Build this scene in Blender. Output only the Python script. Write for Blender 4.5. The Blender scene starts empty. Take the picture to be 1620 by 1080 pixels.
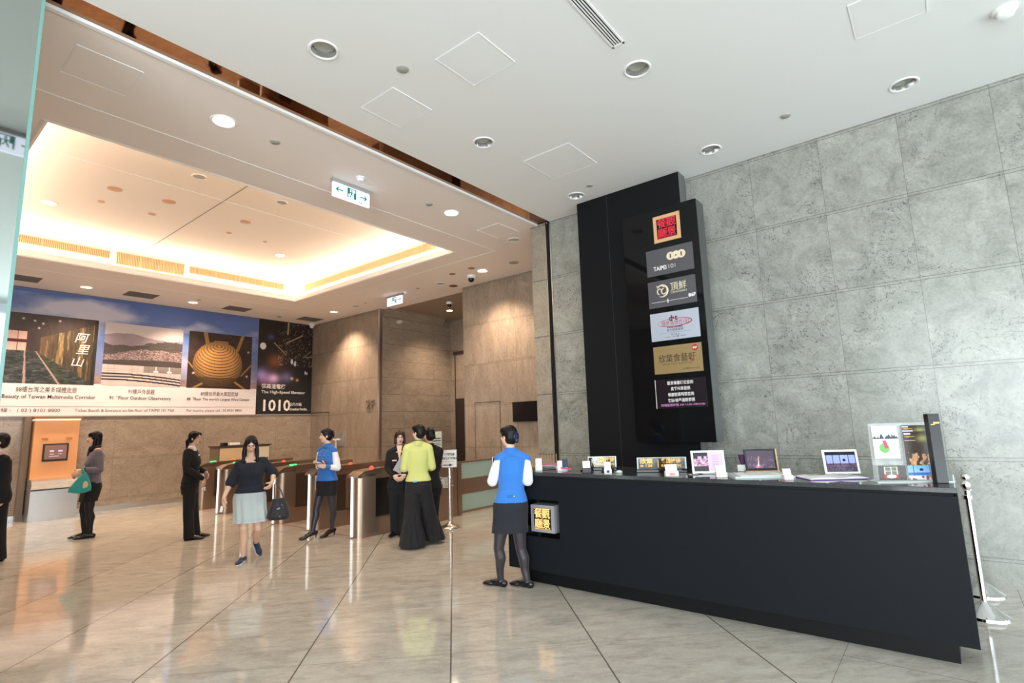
import bpy, bmesh, math, random
import numpy as np
from mathutils import Vector, Matrix, noise as mnoise
random.seed(7); np.random.seed(7)
SC = bpy.context.scene
COL = SC.collection
PI = math.pi
# ------------------------------------------------------------------ camera
CAM_H = 1.62
YAW, PITCH, ROLL, FPX = 0.89748974, 0.15284679, -0.03166834, 848.673
_f = Vector((math.sin(YAW)*math.cos(PITCH), math.cos(YAW)*math.cos(PITCH), math.sin(PITCH)))
_r = Vector((math.cos(YAW), -math.sin(YAW), 0)); _u = _r.cross(_f)
_c, _s = math.cos(ROLL), math.sin(ROLL)
_r2 = _r*_c + _u*_s; _u2 = _u*_c - _r*_s
cd = bpy.data.cameras.new('camera'); cam = bpy.data.objects.new('camera', cd); COL.objects.link(cam)
cd.sensor_width = 36; cd.lens = 36*FPX/1620; cd.clip_start = .05; cd.clip_end = 100
cam.matrix_world = Matrix(((_r2.x, _u2.x, -_f.x, 0), (_r2.y, _u2.y, -_f.y, 0), (_r2.z, _u2.z, -_f.z, CAM_H), (0, 0, 0, 1)))
SC.camera = cam
SC.view_settings.view_transform = 'Standard'; SC.view_settings.look = 'None'
SC.view_settings.gamma = 1; SC.view_settings.use_curve_mapping = False
SC.view_settings.exposure = 0.38
# ------------------------------------------------------------------ world
W = bpy.data.worlds.new('world'); SC.world = W; W.use_nodes = True
bg = W.node_tree.nodes['Background']; bg.inputs[0].default_value = (.78, .90, 1, 1); bg.inputs[1].default_value = 1.0
# ------------------------------------------------------------------ daylight through the windows, added bounce fill and the cove lights
def area(name, loc, direction, sx, sy, power, color, along_y=False):
    l = bpy.data.lights.new(name, 'AREA'); l.shape = 'RECTANGLE'; l.size = sx; l.size_y = sy
    l.energy = power; l.color = color
    o = bpy.data.objects.new(name, l); COL.objects.link(o); o.location = loc
    z = -Vector(direction).normalized()
    x = Vector((1, 0, 0)) if abs(z.x) < .8 and not along_y else Vector((0, 1, 0))
    x = (x-z*x.dot(z)).normalized(); y = z.cross(x)
    o.rotation_euler = Matrix((x, y, z)).transposed().to_euler(); return o
DAY = (.86, .95, 1.0); WARM = (1.0, .75, .55); COVE = (1.0, .76, .58)
area('daylight_window_side', (-7.3, -2.8, 2.35), (1, 0, .10), 8.0, 4.4, 980, DAY)
area('bounce_fill_side', (-7.3, -2.8, .25), (1, 0, .9), 8.0, .8, 330, DAY)  # low lamp added outside, aimed up to brighten the ceiling
area('daylight_window_back', (.5, -7.3, 2.35), (0, 1, .10), 12.0, 4.4, 360, DAY)
area('bounce_fill_back', (.5, -7.3, .25), (0, 1, .9), 12.0, .8, 260, DAY)  # second added lamp, lifts the ceiling from the back windows
# ------------------------------------------------------------------ helpers
def lin(c):
    return tuple((x/12.92 if x <= .04045 else ((x+.055)/1.055)**2.4) for x in c)
def rgb(r, g, b): return lin((r/255, g/255, b/255))
MATS = {}
def mat(name, col, rough=.5, metal=0., emit=None, es=1., spec=.5, bump=0., bscale=40., coat=0., alpha=1., trans=0., ior=1.45, sheen=0., var=0., vscale=12., aniso=0.):
    if name in MATS: return MATS[name]
    m = bpy.data.materials.new(name); m.use_nodes = True; nt = m.node_tree; b = nt.nodes['Principled BSDF']
    b.inputs['Base Color'].default_value = (*col, 1); b.inputs['Roughness'].default_value = rough
    b.inputs['Metallic'].default_value = metal; b.inputs['Specular IOR Level'].default_value = spec
    b.inputs['Coat Weight'].default_value = coat; b.inputs['Coat Roughness'].default_value = .05
    b.inputs['Alpha'].default_value = alpha; b.inputs['Transmission Weight'].default_value = trans; b.inputs['IOR'].default_value = ior
    b.inputs['Sheen Weight'].default_value = sheen; b.inputs['Anisotropic'].default_value = aniso
    if emit: b.inputs['Emission Color'].default_value = (*emit, 1); b.inputs['Emission Strength'].default_value = es
    if bump or var:
        tc = nt.nodes.new('ShaderNodeTexCoord'); n = nt.nodes.new('ShaderNodeTexNoise')
        n.inputs['Scale'].default_value = bscale if bump else vscale; n.inputs['Detail'].default_value = 4
        nt.links.new(tc.outputs['Object'], n.inputs['Vector'])
        if bump:
            bp = nt.nodes.new('ShaderNodeBump'); bp.inputs['Strength'].default_value = bump; bp.inputs['Distance'].default_value = .01
            nt.links.new(n.outputs['Fac'], bp.inputs['Height']); nt.links.new(bp.outputs['Normal'], b.inputs['Normal'])
        if var:
            mx = nt.nodes.new('ShaderNodeMix'); mx.data_type = 'RGBA'
            mx.inputs[6].default_value = (*[c*(1-var) for c in col], 1); mx.inputs[7].default_value = (*[min(1, c*(1+var)) for c in col], 1)
            nt.links.new(n.outputs['Fac'], mx.inputs[0]); nt.links.new(mx.outputs[2], b.inputs['Base Color'])
    MATS[name] = m; return m
def attr_mat(name, rough=.5, coat=0., bump=0., emit=0., sub=0.):
    m = bpy.data.materials.new(name); m.use_nodes = True; nt = m.node_tree; b = nt.nodes['Principled BSDF']
    a = nt.nodes.new('ShaderNodeAttribute'); a.attribute_name = 'print'
    nt.links.new(a.outputs['Color'], b.inputs['Base Color']); b.inputs['Roughness'].default_value = rough
    b.inputs['Coat Weight'].default_value = coat
    if sub: b.inputs['Subsurface Weight'].default_value = sub; b.inputs['Subsurface Radius'].default_value = (.02, .008, .004)
    if emit: nt.links.new(a.outputs['Color'], b.inputs['Emission Color']); b.inputs['Emission Strength'].default_value = emit
    MATS[name] = m; return m
# mesh primitives -------------------------------------------------------------
def BM(): return bmesh.new()
def box(bm, x0, x1, y0, y1, z0, z1, M=None, bevel=0.):
    v = [bm.verts.new((x, y, z)) for x in (x0, x1) for y in (y0, y1) for z in (z0, z1)]
    fs = [bm.faces.new([v[i] for i in f]) for f in ((0, 1, 3, 2), (4, 6, 7, 5), (0, 4, 5, 1), (2, 3, 7, 6), (0, 2, 6, 4), (1, 5, 7, 3))]
    if bevel:
        es = list({e for f in fs for e in f.edges})
        r = bmesh.ops.bevel(bm, geom=es, offset=bevel, segments=2, affect='EDGES', profile=.5)
        v = list({q for f in r['faces'] for q in f.verts} | {q for q in v if q.is_valid})
    if M is not None: bmesh.ops.transform(bm, matrix=M, verts=v)
    return v
def rings(bm, rs, cap=True, closed=True):
    rows = [[bm.verts.new(p) for p in r] for r in rs]; n = len(rows[0])
    for a, b in zip(rows, rows[1:]):
        for i in range(n if closed else n-1):
            j = (i+1) % n; bm.faces.new((a[i], a[j], b[j], b[i]))
    if cap and closed: bm.faces.new(rows[0][::-1]); bm.faces.new(rows[-1])
    return [v for r in rows for v in r]
def frame(d):
    d = Vector(d).normalized(); a = Vector((0, 0, 1)) if abs(d.z) < .9 else Vector((1, 0, 0))
    x = d.cross(a).normalized(); return x, d.cross(x).normalized()
def cyl(bm, p0, p1, r0, r1=None, n=20):
    r1 = r0 if r1 is None else r1; p0 = Vector(p0); p1 = Vector(p1); x, y = frame(p1-p0)
    return rings(bm, [[p+x*r*math.cos(2*PI*i/n)+y*r*math.sin(2*PI*i/n) for i in range(n)] for p, r in ((p0, r0), (p1, r1))])
def lathe(bm, prof, c=(0, 0, 0), n=28, cap=True):
    c = Vector(c)
    return rings(bm, [[c+Vector((r*math.cos(2*PI*i/n), r*math.sin(2*PI*i/n), z)) for i in range(n)] for r, z in prof], cap=cap)
def tube(bm, pts, r, n=10):
    pts = [Vector(p) for p in pts]; out = []; x = None
    for i, p in enumerate(pts):
        d = (pts[min(i+1, len(pts)-1)]-pts[max(i-1, 0)]).normalized()
        if x is None: x, y = frame(d)
        else: x = (x-d*x.dot(d)).normalized(); y = d.cross(x)
        rr = r[i] if isinstance(r, (list, tuple)) else r
        out.append([p+x*rr*math.cos(2*PI*k/n)+y*rr*math.sin(2*PI*k/n) for k in range(n)])
    return rings(bm, out)
def prism(bm, poly, axis, a, b):
    def P(u, v, w): return {'x': (w, u, v), 'y': (u, w, v), 'z': (u, v, w)}[axis]
    return rings(bm, [[P(u, v, a) for u, v in poly], [P(u, v, b) for u, v in poly]])
def obj(name, bm, m, parent=None, label=None, smooth=False, loc=None):
    me = bpy.data.meshes.new(name); bmesh.ops.recalc_face_normals(bm, faces=bm.faces[:]); bm.to_mesh(me); bm.free()
    if smooth:
        me.shade_smooth()
        try: me.set_sharp_from_angle(angle=math.radians(40))
        except Exception: pass
    o = bpy.data.objects.new(name, me); COL.objects.link(o)
    for mm in (m if isinstance(m, (list, tuple)) else [m]): me.materials.append(mm)
    if parent: o.parent = parent
    if label: o['label'] = label
    if loc: o.location = loc
    return o
def struct(name, bm, m, **k):
    o = obj(name, bm, m, **k); o['kind'] = 'structure'; return o
def thing(name, label, cat, loc=(0, 0, 0), rz=0., group=None):
    o = bpy.data.objects.new(name, None); COL.objects.link(o); o.location = loc; o.rotation_euler = (0, 0, rz)
    o.empty_display_size = .1; o['label'] = label; o['category'] = cat
    if group: o['group'] = group
    return o
def tag(o, label, cat, group=None):
    o['label'] = label; o['category'] = cat
    if group: o['group'] = group
    return o
def copy_thing(root, loc, label, group=None, rz=None):
    r = root.copy(); COL.objects.link(r); r.location = loc; r['label'] = label
    if rz is not None: r.rotation_euler = (0, 0, rz)
    if group: r['group'] = group
    for ch in list(root.children):
        c = ch.copy(); COL.objects.link(c); c.parent = r
        for g in list(ch.children):
            d = g.copy(); COL.objects.link(d); d.parent = c
    return r
# text -> mesh vertices inside a bmesh, laid on a plane
def text(bm, s, size, org, right, up, align='CENTER', bold=0., depth=.001, squeeze=1., spacing=1., width=None, shear=0.):
    c = bpy.data.curves.new('text', 'FONT'); c.body = s; c.size = 1; c.align_x = align; c.offset = bold
    c.space_character = spacing; c.shear = shear; c.resolution_u = 2
    o = bpy.data.objects.new('text', c); COL.objects.link(o); bpy.context.view_layer.update()
    dg = bpy.context.evaluated_depsgraph_get(); me = bpy.data.meshes.new_from_object(o.evaluated_get(dg))
    R = Vector(right).normalized(); U = Vector(up).normalized(); N = R.cross(U); org = Vector(org)
    sx = size*squeeze
    if width and len(me.vertices):
        xs = [v.co.x for v in me.vertices]; sx = width/(max(xs)-min(xs))
    n0 = len(bm.verts); bm.from_mesh(me); bm.verts.ensure_lookup_table(); vs = bm.verts[n0:]
    for v in vs: v.co = org + R*(v.co.x*sx) + U*(v.co.y*size) + N*depth
    bpy.data.objects.remove(o); bpy.data.curves.remove(c); bpy.data.meshes.remove(me)
    return vs
def quad(bm, org, right, up, x0, x1, y0, y1, d=.001):
    R = Vector(right); U = Vector(up); N = R.cross(U); o = Vector(org)+N*d
    bm.faces.new([bm.verts.new(o+R*a+U*b) for a, b in ((x0, y0), (x1, y0), (x1, y1), (x0, y1))])
def print_grid(name, org, right, up, w, h, nx, ny, fn, m, parent=None, label=None, depth=0., thick=0.):
    """a printed surface: a fine grid whose ink colours are worked out by fn(u, v) -> rgb arrays (sRGB 0..1)"""
    R = Vector(right).normalized(); U = Vector(up).normalized(); N = R.cross(U); o = Vector(org)
    u = (np.arange(nx)+.5)/nx; v = (np.arange(ny)+.5)/ny; Ug, Vg = np.meshgrid(u, v)
    c = np.clip(fn(Ug, Vg), 0, 1); c = np.where(c <= .04045, c/12.92, ((c+.055)/1.055)**2.4)
    xs = np.linspace(0, w, nx+1); ys = np.linspace(0, h, ny+1); X, Y = np.meshgrid(xs, ys)
    co = np.array(o+N*depth)[None, None]+X[..., None]*np.array(R)+Y[..., None]*np.array(U)
    verts = co.reshape(-1, 3); idx = np.arange((nx+1)*(ny+1)).reshape(ny+1, nx+1)
    faces = np.stack([idx[:-1, :-1], idx[:-1, 1:], idx[1:, 1:], idx[1:, :-1]], -1).reshape(-1, 4)
    me = bpy.data.meshes.new(name); me.from_pydata(verts.tolist(), [], faces.tolist())
    a = me.color_attributes.new('print', 'FLOAT_COLOR', 'CORNER')
    cc = np.concatenate([c.reshape(-1, 3), np.ones((nx*ny, 1))], 1); a.data.foreach_set('color', np.repeat(cc, 4, 0).astype(np.float32).ravel())
    me.materials.append(m); ob = bpy.data.objects.new(name, me); COL.objects.link(ob)
    if parent: ob.parent = parent
    if label: ob['label'] = label
    return ob
def vnoise(x, y, seed=0):
    xi = np.floor(x).astype(int); yi = np.floor(y).astype(int); xf = x-xi; yf = y-yi
    def hsh(a, b):
        n = (a*374761393+b*668265263+seed*1274126177) & 0xffffffff; n = ((n ^ (n >> 13))*1274126177) & 0xffffffff
        return ((n ^ (n >> 16)) & 0xffff)/65535.
    sx = xf*xf*(3-2*xf); sy = yf*yf*(3-2*yf)
    return (hsh(xi, yi)*(1-sx)+hsh(xi+1, yi)*sx)*(1-sy)+(hsh(xi, yi+1)*(1-sx)+hsh(xi+1, yi+1)*sx)*sy
def fbm(x, y, o=4, seed=0):
    s = 0; a = .5
    for i in range(o): s = s+a*vnoise(x*2**i, y*2**i, seed+i); a *= .5
    return s/(1-.5**o)
# ------------------------------------------------------------------ stone materials
def line_mask(nt, src, off, period, width):
    def M(op, a, b=None):
        n = nt.nodes.new('ShaderNodeMath'); n.operation = op
        for i, q in enumerate((a, b)):
            if q is None: continue
            if isinstance(q, (int, float)): n.inputs[i].default_value = q
            else: nt.links.new(q, n.inputs[i])
        return n.outputs[0]
    t = M('FRACT', M('ADD', M('DIVIDE', M('SUBTRACT', src, off), period), .5+1000))
    return M('LESS_THAN', M('ABSOLUTE', M('SUBTRACT', t, .5)), width/2/period)
def mth(nt, op, a, b=None, c=None):
    n = nt.nodes.new('ShaderNodeMath'); n.operation = op
    for i, q in enumerate((a, b, c)):
        if q is None: continue
        if isinstance(q, (int, float)): n.inputs[i].default_value = q
        else: nt.links.new(q, n.inputs[i])
    return n.outputs[0]
def ramp(nt, fac, stops):
    r = nt.nodes.new('ShaderNodeValToRGB'); e = r.color_ramp.elements
    while len(e) < len(stops): e.new(.5)
    for q, (p, c) in zip(e, stops): q.position = p; q.color = (*c, 1) if len(c) == 3 else c
    nt.links.new(fac, r.inputs[0]); return r.outputs[0]
def mixc(nt, fac, a, b, blend='MIX'):
    n = nt.nodes.new('ShaderNodeMix'); n.data_type = 'RGBA'; n.blend_type = blend
    if isinstance(fac, (int, float)): n.inputs[0].default_value = fac
    else: nt.links.new(fac, n.inputs[0])
    for i, q in ((6, a), (7, b)):
        if isinstance(q, tuple): n.inputs[i].default_value = (*q, 1)
        else: nt.links.new(q, n.inputs[i])
    return n.outputs[2]
def noise_tex(nt, vec, scale, detail=5, rough=.6, dist=0.):
    n = nt.nodes.new('ShaderNodeTexNoise'); n.inputs['Scale'].default_value = scale; n.inputs['Detail'].default_value = detail
    n.inputs['Roughness'].default_value = rough; n.inputs['Distortion'].default_value = dist
    nt.links.new(vec, n.inputs['Vector']); return n.outputs['Fac']
def stone_wall(name, axis, zoff=.24, zper=.91, hoff=0., hper=.76, double=True, light=rgb(186, 186, 176), dark=rgb(140, 141, 134), grain=(1, 1, 1), rough=.22, vstrength=.55, zw=.012):
    m = bpy.data.materials.new(name); m.use_nodes = True; nt = m.node_tree; b = nt.nodes['Principled BSDF']
    tc = nt.nodes.new('ShaderNodeTexCoord'); sp = nt.nodes.new('ShaderNodeSeparateXYZ'); nt.links.new(tc.outputs['Object'], sp.inputs[0])
    mp = nt.nodes.new('ShaderNodeMapping'); nt.links.new(tc.outputs['Object'], mp.inputs[0]); mp.inputs['Scale'].default_value = grain
    mp.inputs['Rotation'].default_value = (.5, .2, .3)
    hsrc = sp.outputs[{'x': 0, 'y': 1}[axis]]
    # each slab shifts its own pattern
    cell = nt.nodes.new('ShaderNodeTexWhiteNoise'); cell.noise_dimensions = '2D'; cmb = nt.nodes.new('ShaderNodeCombineXYZ')
    nt.links.new(mth(nt, 'FLOOR', mth(nt, 'DIVIDE', mth(nt, 'SUBTRACT', hsrc, hoff), hper)), cmb.inputs[0])
    nt.links.new(mth(nt, 'FLOOR', mth(nt, 'DIVIDE', mth(nt, 'SUBTRACT', sp.outputs[2], zoff), zper)), cmb.inputs[1])
    nt.links.new(cmb.outputs[0], cell.inputs['Vector'])
    ad = nt.nodes.new('ShaderNodeVectorMath'); ad.operation = 'MULTIPLY_ADD'; nt.links.new(cell.outputs['Color'], ad.inputs[0])
    ad.inputs[1].default_value = (3, 3, 3); nt.links.new(mp.outputs[0], ad.inputs[2]); V = ad.outputs[0]
    cloud = noise_tex(nt, V, 3.0, 8, .72, .8)
    col = ramp(nt, cloud, [(.28, dark), (.46, tuple((a+c)/2 for a, c in zip(light, dark))), (.66, light)])
    gr = noise_tex(nt, V, 38, 5, .75)
    col = mixc(nt, .62, col, ramp(nt, gr, [(.30, (.52, .52, .50)), (.50, (.93, .93, .92)), (.7, (1.14, 1.14, 1.14))]), 'MULTIPLY')
    # dark mineral veins and flecks
    vn = noise_tex(nt, V, 3.1, 6, .62, 2.4); vein = mth(nt, 'ABSOLUTE', mth(nt, 'SUBTRACT', vn, .5))
    msk = noise_tex(nt, V, 1.3, 3, .5)
    vm = mth(nt, 'MULTIPLY', mth(nt, 'LESS_THAN', vein, .016), ramp(nt, msk, [(.44, (0, 0, 0)), (.56, (1, 1, 1))]))
    gm = ramp(nt, noise_tex(nt, V, 60, 3, .6), [(.45, (0, 0, 0)), (.6, (1, 1, 1))])
    vm = mth(nt, 'MULTIPLY', mth(nt, 'MULTIPLY', vm, gm), vstrength)
    col = mixc(nt, vm, col, rgb(76, 78, 76))
    fl = noise_tex(nt, V, 26, 4, .8, 1.2); fm = mth(nt, 'MULTIPLY', mth(nt, 'GREATER_THAN', fl, .64), .42)
    col = mixc(nt, fm, col, rgb(88, 87, 82))
    # per-slab tone
    tone = mth(nt, 'MULTIPLY_ADD', cell.outputs['Value'], .10, .95)
    hv = nt.nodes.new('ShaderNodeHueSaturation'); nt.links.new(col, hv.inputs['Color']); nt.links.new(tone, hv.inputs['Value']); col = hv.outputs[0]
    if double:
        lm = mth(nt, 'MAXIMUM', line_mask(nt, sp.outputs[2], zoff-.016, zper, .006), line_mask(nt, sp.outputs[2], zoff+.016, zper, .006))
    else: lm = line_mask(nt, sp.outputs[2], zoff, zper, zw)
    if hper < 50: lm = mth(nt, 'MAXIMUM', lm, mth(nt, 'MULTIPLY', line_mask(nt, hsrc, hoff, hper, .005), .75))
    col = mixc(nt, mth(nt, 'MULTIPLY', lm, .75), col, rgb(72, 70, 66))
    nt.links.new(col, b.inputs['Base Color'])
    b.inputs['Roughness'].default_value = rough
    bp = nt.nodes.new('ShaderNodeBump'); bp.inputs['Strength'].default_value = .25; bp.inputs['Distance'].default_value = .004; bp.invert = True
    nt.links.new(lm, bp.inputs['Height']); nt.links.new(bp.outputs['Normal'], b.inputs['Normal'])
    MATS[name] = m; return m
WARMISH = dict(light=rgb(168, 152, 135), dark=rgb(138, 124, 109), rough=.15)
M_WALL_R = stone_wall('grey_marble_slabs', 'y', hoff=.055, hper=.757, light=rgb(165, 165, 156), dark=rgb(122, 123, 115), vstrength=1.0)
M_PILLAR = stone_wall('beige_marble_pillar', 'y', hoff=.055, hper=60, double=False, light=rgb(166, 156, 140), dark=rgb(134, 126, 113), zw=.014)
M_WALL_IN = stone_wall('beige_marble_inner', 'y', hoff=.9, hper=1.52, grain=(1, 1.6, .5), **WARMISH)
M_WALL_COR = stone_wall('beige_marble_corridor', 'x', zoff=.24, zper=.455, hoff=.9, hper=1.1, double=False, grain=(.6, 1, 1.4), zw=.008, **WARMISH)
M_WALL_MUR = stone_wall('beige_marble_mural_wall', 'x', hoff=.2, hper=1.9, grain=(.6, 1, 1), **WARMISH)
# floor: polished granite tiles laid at 45 degrees, a straight-laid band nearest the windows
def floor_mat():
    m = bpy.data.materials.new('polished_granite_tiles'); m.use_nodes = True; nt = m.node_tree; b = nt.nodes['Principled BSDF']
    tc = nt.nodes.new('ShaderNodeTexCoord'); sp = nt.nodes.new('ShaderNodeSeparateXYZ'); nt.links.new(tc.outputs['Object'], sp.inputs[0])
    x, y = sp.outputs[0], sp.outputs[1]
    d = mth(nt, 'SUBTRACT', x, y); s = mth(nt, 'ADD', x, y)
    diag = mth(nt, 'GREATER_THAN', y, .75)
    l1 = line_mask(nt, d, -.06, 1.49, .016); l2 = mth(nt, 'MULTIPLY', line_mask(nt, s, 5.93, 1.51, .008), .55)
    o1 = line_mask(nt, x, 4.44, 1.05, .006); o2 = line_mask(nt, y, .75, 1.05, .006)
    ld = mth(nt, 'MULTIPLY', mth(nt, 'MAXIMUM', l1, l2), diag)
    lo = mth(nt, 'MULTIPLY', mth(nt, 'MAXIMUM', o1, o2), mth(nt, 'SUBTRACT', 1, diag))
    lm = mth(nt, 'MAXIMUM', ld, lo)
    cmb = nt.nodes.new('ShaderNodeCombineXYZ')
    nt.links.new(mth(nt, 'FLOOR', mth(nt, 'DIVIDE', mth(nt, 'ADD', d, .06), 1.49)), cmb.inputs[0])
    nt.links.new(mth(nt, 'FLOOR', mth(nt, 'DIVIDE', mth(nt, 'SUBTRACT', s, 5.93), 1.51)), cmb.inputs[1])
    cell = nt.nodes.new('ShaderNodeTexWhiteNoise'); cell.noise_dimensions = '2D'; nt.links.new(cmb.outputs[0], cell.inputs['Vector'])
    mp = nt.nodes.new('ShaderNodeMapping'); nt.links.new(tc.outputs['Object'], mp.inputs[0])
    mp.inputs['Rotation'].default_value = (0, 0, PI/4); 
    sc = nt.nodes.new('ShaderNodeMapping'); nt.links.new(mp.outputs[0], sc.inputs[0]); sc.inputs['Scale'].default_value = (2.2, 6.0, 1)
    ad = nt.nodes.new('ShaderNodeVectorMath'); ad.operation = 'MULTIPLY_ADD'; nt.links.new(cell.outputs['Color'], ad.inputs[0])
    ad.inputs[1].default_value = (5, 5, 5); nt.links.new(sc.outputs[0], ad.inputs[2]); V = ad.outputs[0]
    c1 = noise_tex(nt, V, 1.5, 9, .78, .5)
    col = ramp(nt, c1, [(.3, rgb(158, 152, 140)), (.46, rgb(184, 178, 167)), (.58, rgb(196, 191, 180)), (.8, rgb(208, 204, 194))])
    g = noise_tex(nt, V, 16, 6, .85)
    col = mixc(nt, .38, col, ramp(nt, g, [(.3, (.50, .46, .42)), (.5, (.95, .94, .93)), (.7, (1.08, 1.08, 1.08))]), 'MULTIPLY')
    fm = mth(nt, 'MULTIPLY', mth(nt, 'GREATER_THAN', noise_tex(nt, V, 30, 4, .8), .63), .4)
    col = mixc(nt, fm, col, rgb(110, 100, 88))
    tone = mth(nt, 'MULTIPLY_ADD', cell.outputs['Value'], .12, .94)
    hv = nt.nodes.new('ShaderNodeHueSaturation'); nt.links.new(col, hv.inputs['Color']); nt.links.new(tone, hv.inputs['Value']); col = hv.outputs[0]
    col = mixc(nt, mth(nt, 'MULTIPLY', lm, .8), col, rgb(70, 62, 54))
    nt.links.new(col, b.inputs['Base Color']); b.inputs['Roughness'].default_value = .07
    b.inputs['Specular IOR Level'].default_value = .75; b.inputs['IOR'].default_value = 1.55
    return m
M_FLOOR = floor_mat()
M_CEIL = mat('white_ceiling_paint', rgb(232, 233, 232), .75)
M_SOFF = mat('white_soffit_paint', rgb(236, 228, 222), .7)
M_TRAY = mat('cream_tray_ceiling_paint', rgb(244, 236, 226), .7)
M_STEEL = mat('brushed_steel', (.60, .60, .60), .28, 1., bump=.05, bscale=120)
M_CHROME = mat('polished_chrome', (.85, .85, .86), .06, 1.)
M_BRONZE = mat('bronze_steel', rgb(150, 128, 108), .3, .9, bump=.04, bscale=150)
M_BMIRROR = mat('bronze_mirror', rgb(150, 112, 84), .03, 1.)
M_BLACK = mat('black_laminate', rgb(19, 22, 27), .55, spec=.18, bump=.06, bscale=300)
M_BLACKM = mat('matt_black_panel', rgb(22, 23, 25), .5)
M_GBLACK = mat('gloss_black', rgb(20, 20, 22), .06)
M_DARK = mat('dark_gap', rgb(16, 15, 15), .8)
M_WHITE = mat('white_plastic', rgb(238, 238, 236), .4)
M_PAPER = mat('white_paper', rgb(236, 236, 232), .7)
# ------------------------------------------------------------------ structure
HC = 4.82; XR = 6.85; XI = 8.88; YM = 14.9
b = BM(); box(b, -7, 12, -7, 15.2, -.12, 0); struct('floor', b, M_FLOOR)
b = BM(); box(b, XR, XR+.4, -7, 4.62, 0, HC); struct('wall_right', b, M_WALL_R)
b = BM(); box(b, XR, XI+.02, 4.70, 5.0, 0, HC); struct('wall_pillar', b, M_PILLAR)
b = BM(); box(b, XI, XI+.3, 5.0, 8.52, 0, HC); struct('wall_inner_right', b, M_WALL_IN)
b = BM(); box(b, XI, XI+.3, 11.6, YM, 0, HC); struct('wall_inner_far_right', b, M_WALL_IN)
b = BM(); box(b, XI+.3, 11.9, 11.6, 11.9, 0, HC); box(b, XI+.004, XI+.3, 11.598, 11.6, 0, HC); struct('wall_corridor_side', b, M_WALL_COR)
b = BM(); box(b, 11.5, 11.8, 8.4, 11.6, 0, HC); struct('wall_corridor_end', b, M_WALL_IN)
b = BM(); box(b, XI+.3, 11.8, 8.2, 8.52, 0, HC); struct('wall_corridor_near', b, M_WALL_COR)
b = BM(); box(b, -5.0, XI+.3, YM, YM+.3, 0, HC); struct('wall_mural', b, M_WALL_MUR)
b = BM(); box(b, -5.3, -5.0, 4.7, YM+.3, 0, HC); struct('wall_inner_left', b, M_WALL_IN)
# ceiling slabs with recessed light holes
MAIN_DL = [(2.28, 3.77), (4.32, 3.77), (6.30, 3.77), (4.30, 1.85), (6.28, 1.85), (6.28, -.05), (2.28, 1.85), (.25, 3.77), (2.28, -.05), (4.3, -.05), (.25, 1.85), (-2.0, 3.77)]
SOFF_DL = [(2.20, 5.49), (5.53, 5.51), (8.16, 7.24), (3.06, 14.10), (5.17, 14.10), (8.23, 12.78), (.95, 14.10), (-1.2, 5.49)]
def with_holes(bm_slab, holes, r, name, m):
    o = obj(name, bm_slab, m); c = BM()
    for x, y, z0, z1 in holes: cyl(c, (x, y, z0), (x, y, z1), r, n=32)
    co = obj('cutter', c, m); md = o.modifiers.new('b', 'BOOLEAN'); md.operation = 'DIFFERENCE'; md.object = co; md.solver = 'EXACT'
    bpy.context.view_layer.update(); me = bpy.data.meshes.new_from_object(o.evaluated_get(bpy.context.evaluated_depsgraph_get()))
    o.modifiers.clear(); old = o.data; o.data = me; me.name = name; bpy.data.meshes.remove(old)
    bpy.data.objects.remove(co); o['kind'] = 'structure'; return o
b = BM(); box(b, -7, XR+.4, -7, 4.62, HC, HC+.3)
with_holes(b, [(x, y, HC-.05, HC+.07) for x, y in MAIN_DL], .105, 'ceiling', M_CEIL)
TX0, TX1, TY0, TY1 = .98, 6.92, 6.75, 12.42
def ring_slab(bm, X0, X1, Y0, Y1, x0, x1, y0, y1, z0, z1):
    o = [(X0, Y0), (X1, Y0), (X1, Y1), (X0, Y1)]; i = [(x0, y0), (x1, y0), (x1, y1), (x0, y1)]
    vo = [[bm.verts.new((*p, z)) for p in o] for z in (z0, z1)]; vi = [[bm.verts.new((*p, z)) for p in i] for z in (z0, z1)]
    for k in range(4):
        j = (k+1) % 4
        bm.faces.new((vo[0][k], vo[0][j], vi[0][j], vi[0][k])); bm.faces.new((vo[1][k], vi[1][k], vi[1][j], vo[1][j]))
        bm.faces.new((vo[0][j], vo[0][k], vo[1][k], vo[1][j])); bm.faces.new((vi[0][k], vi[0][j], vi[1][j], vi[1][k]))
b = BM(); ring_slab(b, -5.3, XI+.3, 4.90, YM+.3, TX0, TX1, TY0, TY1, HC, HC+.12)
with_holes(b, [(x, y, HC-.05, HC+.07) for x, y in SOFF_DL], .105, 'ceiling_inner', M_SOFF)
b = BM(); box(b, XI+.3, 11.8, 8.2, 11.9, HC, HC+.1); struct('ceiling_corridor', b, mat('taupe_corridor_ceiling', rgb(150, 134, 118), .6))
b = BM(); box(b, -7, XR+.05, 4.62, 4.86, HC+.015, HC+.1); struct('trim_1', b, M_BMIRROR)       # bronze mirror band in the ceiling
b = BM(); box(b, -5.3, XR, 4.86, 4.90, HC-.015, HC+.1); struct('trim_2', b, M_CEIL)             # white lip beside it
# recessed track channel in the wall where the glass line meets it
b = BM(); box(b, XR+.05, XR+.3, 4.62, 4.70, 0, HC+.05); struct('trim_3', b, M_DARK)
b = BM(); box(b, XR-.004, XR+.04, 4.612, 4.628, 0, HC); box(b, XR-.004, XR+.04, 4.695, 4.704, 0, HC); struct('trim_4', b, M_STEEL)
# ceiling reveal lines
M_LINE = mat('pale_reveal_line', rgb(240, 241, 241), .6); M_LINED = mat('grey_reveal_line', rgb(150, 148, 145), .8)
b = BM(); box(b, -4, 7.35, 6.19, 6.206, HC-.004, HC+.002); box(b, 7.35, 7.366, 6.19, 13.2, HC-.004, HC+.002); box(b, -4, 7.35, 13.2, 13.216, HC-.004, HC+.002)
struct('trim_5', b, M_LINE)
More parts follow.
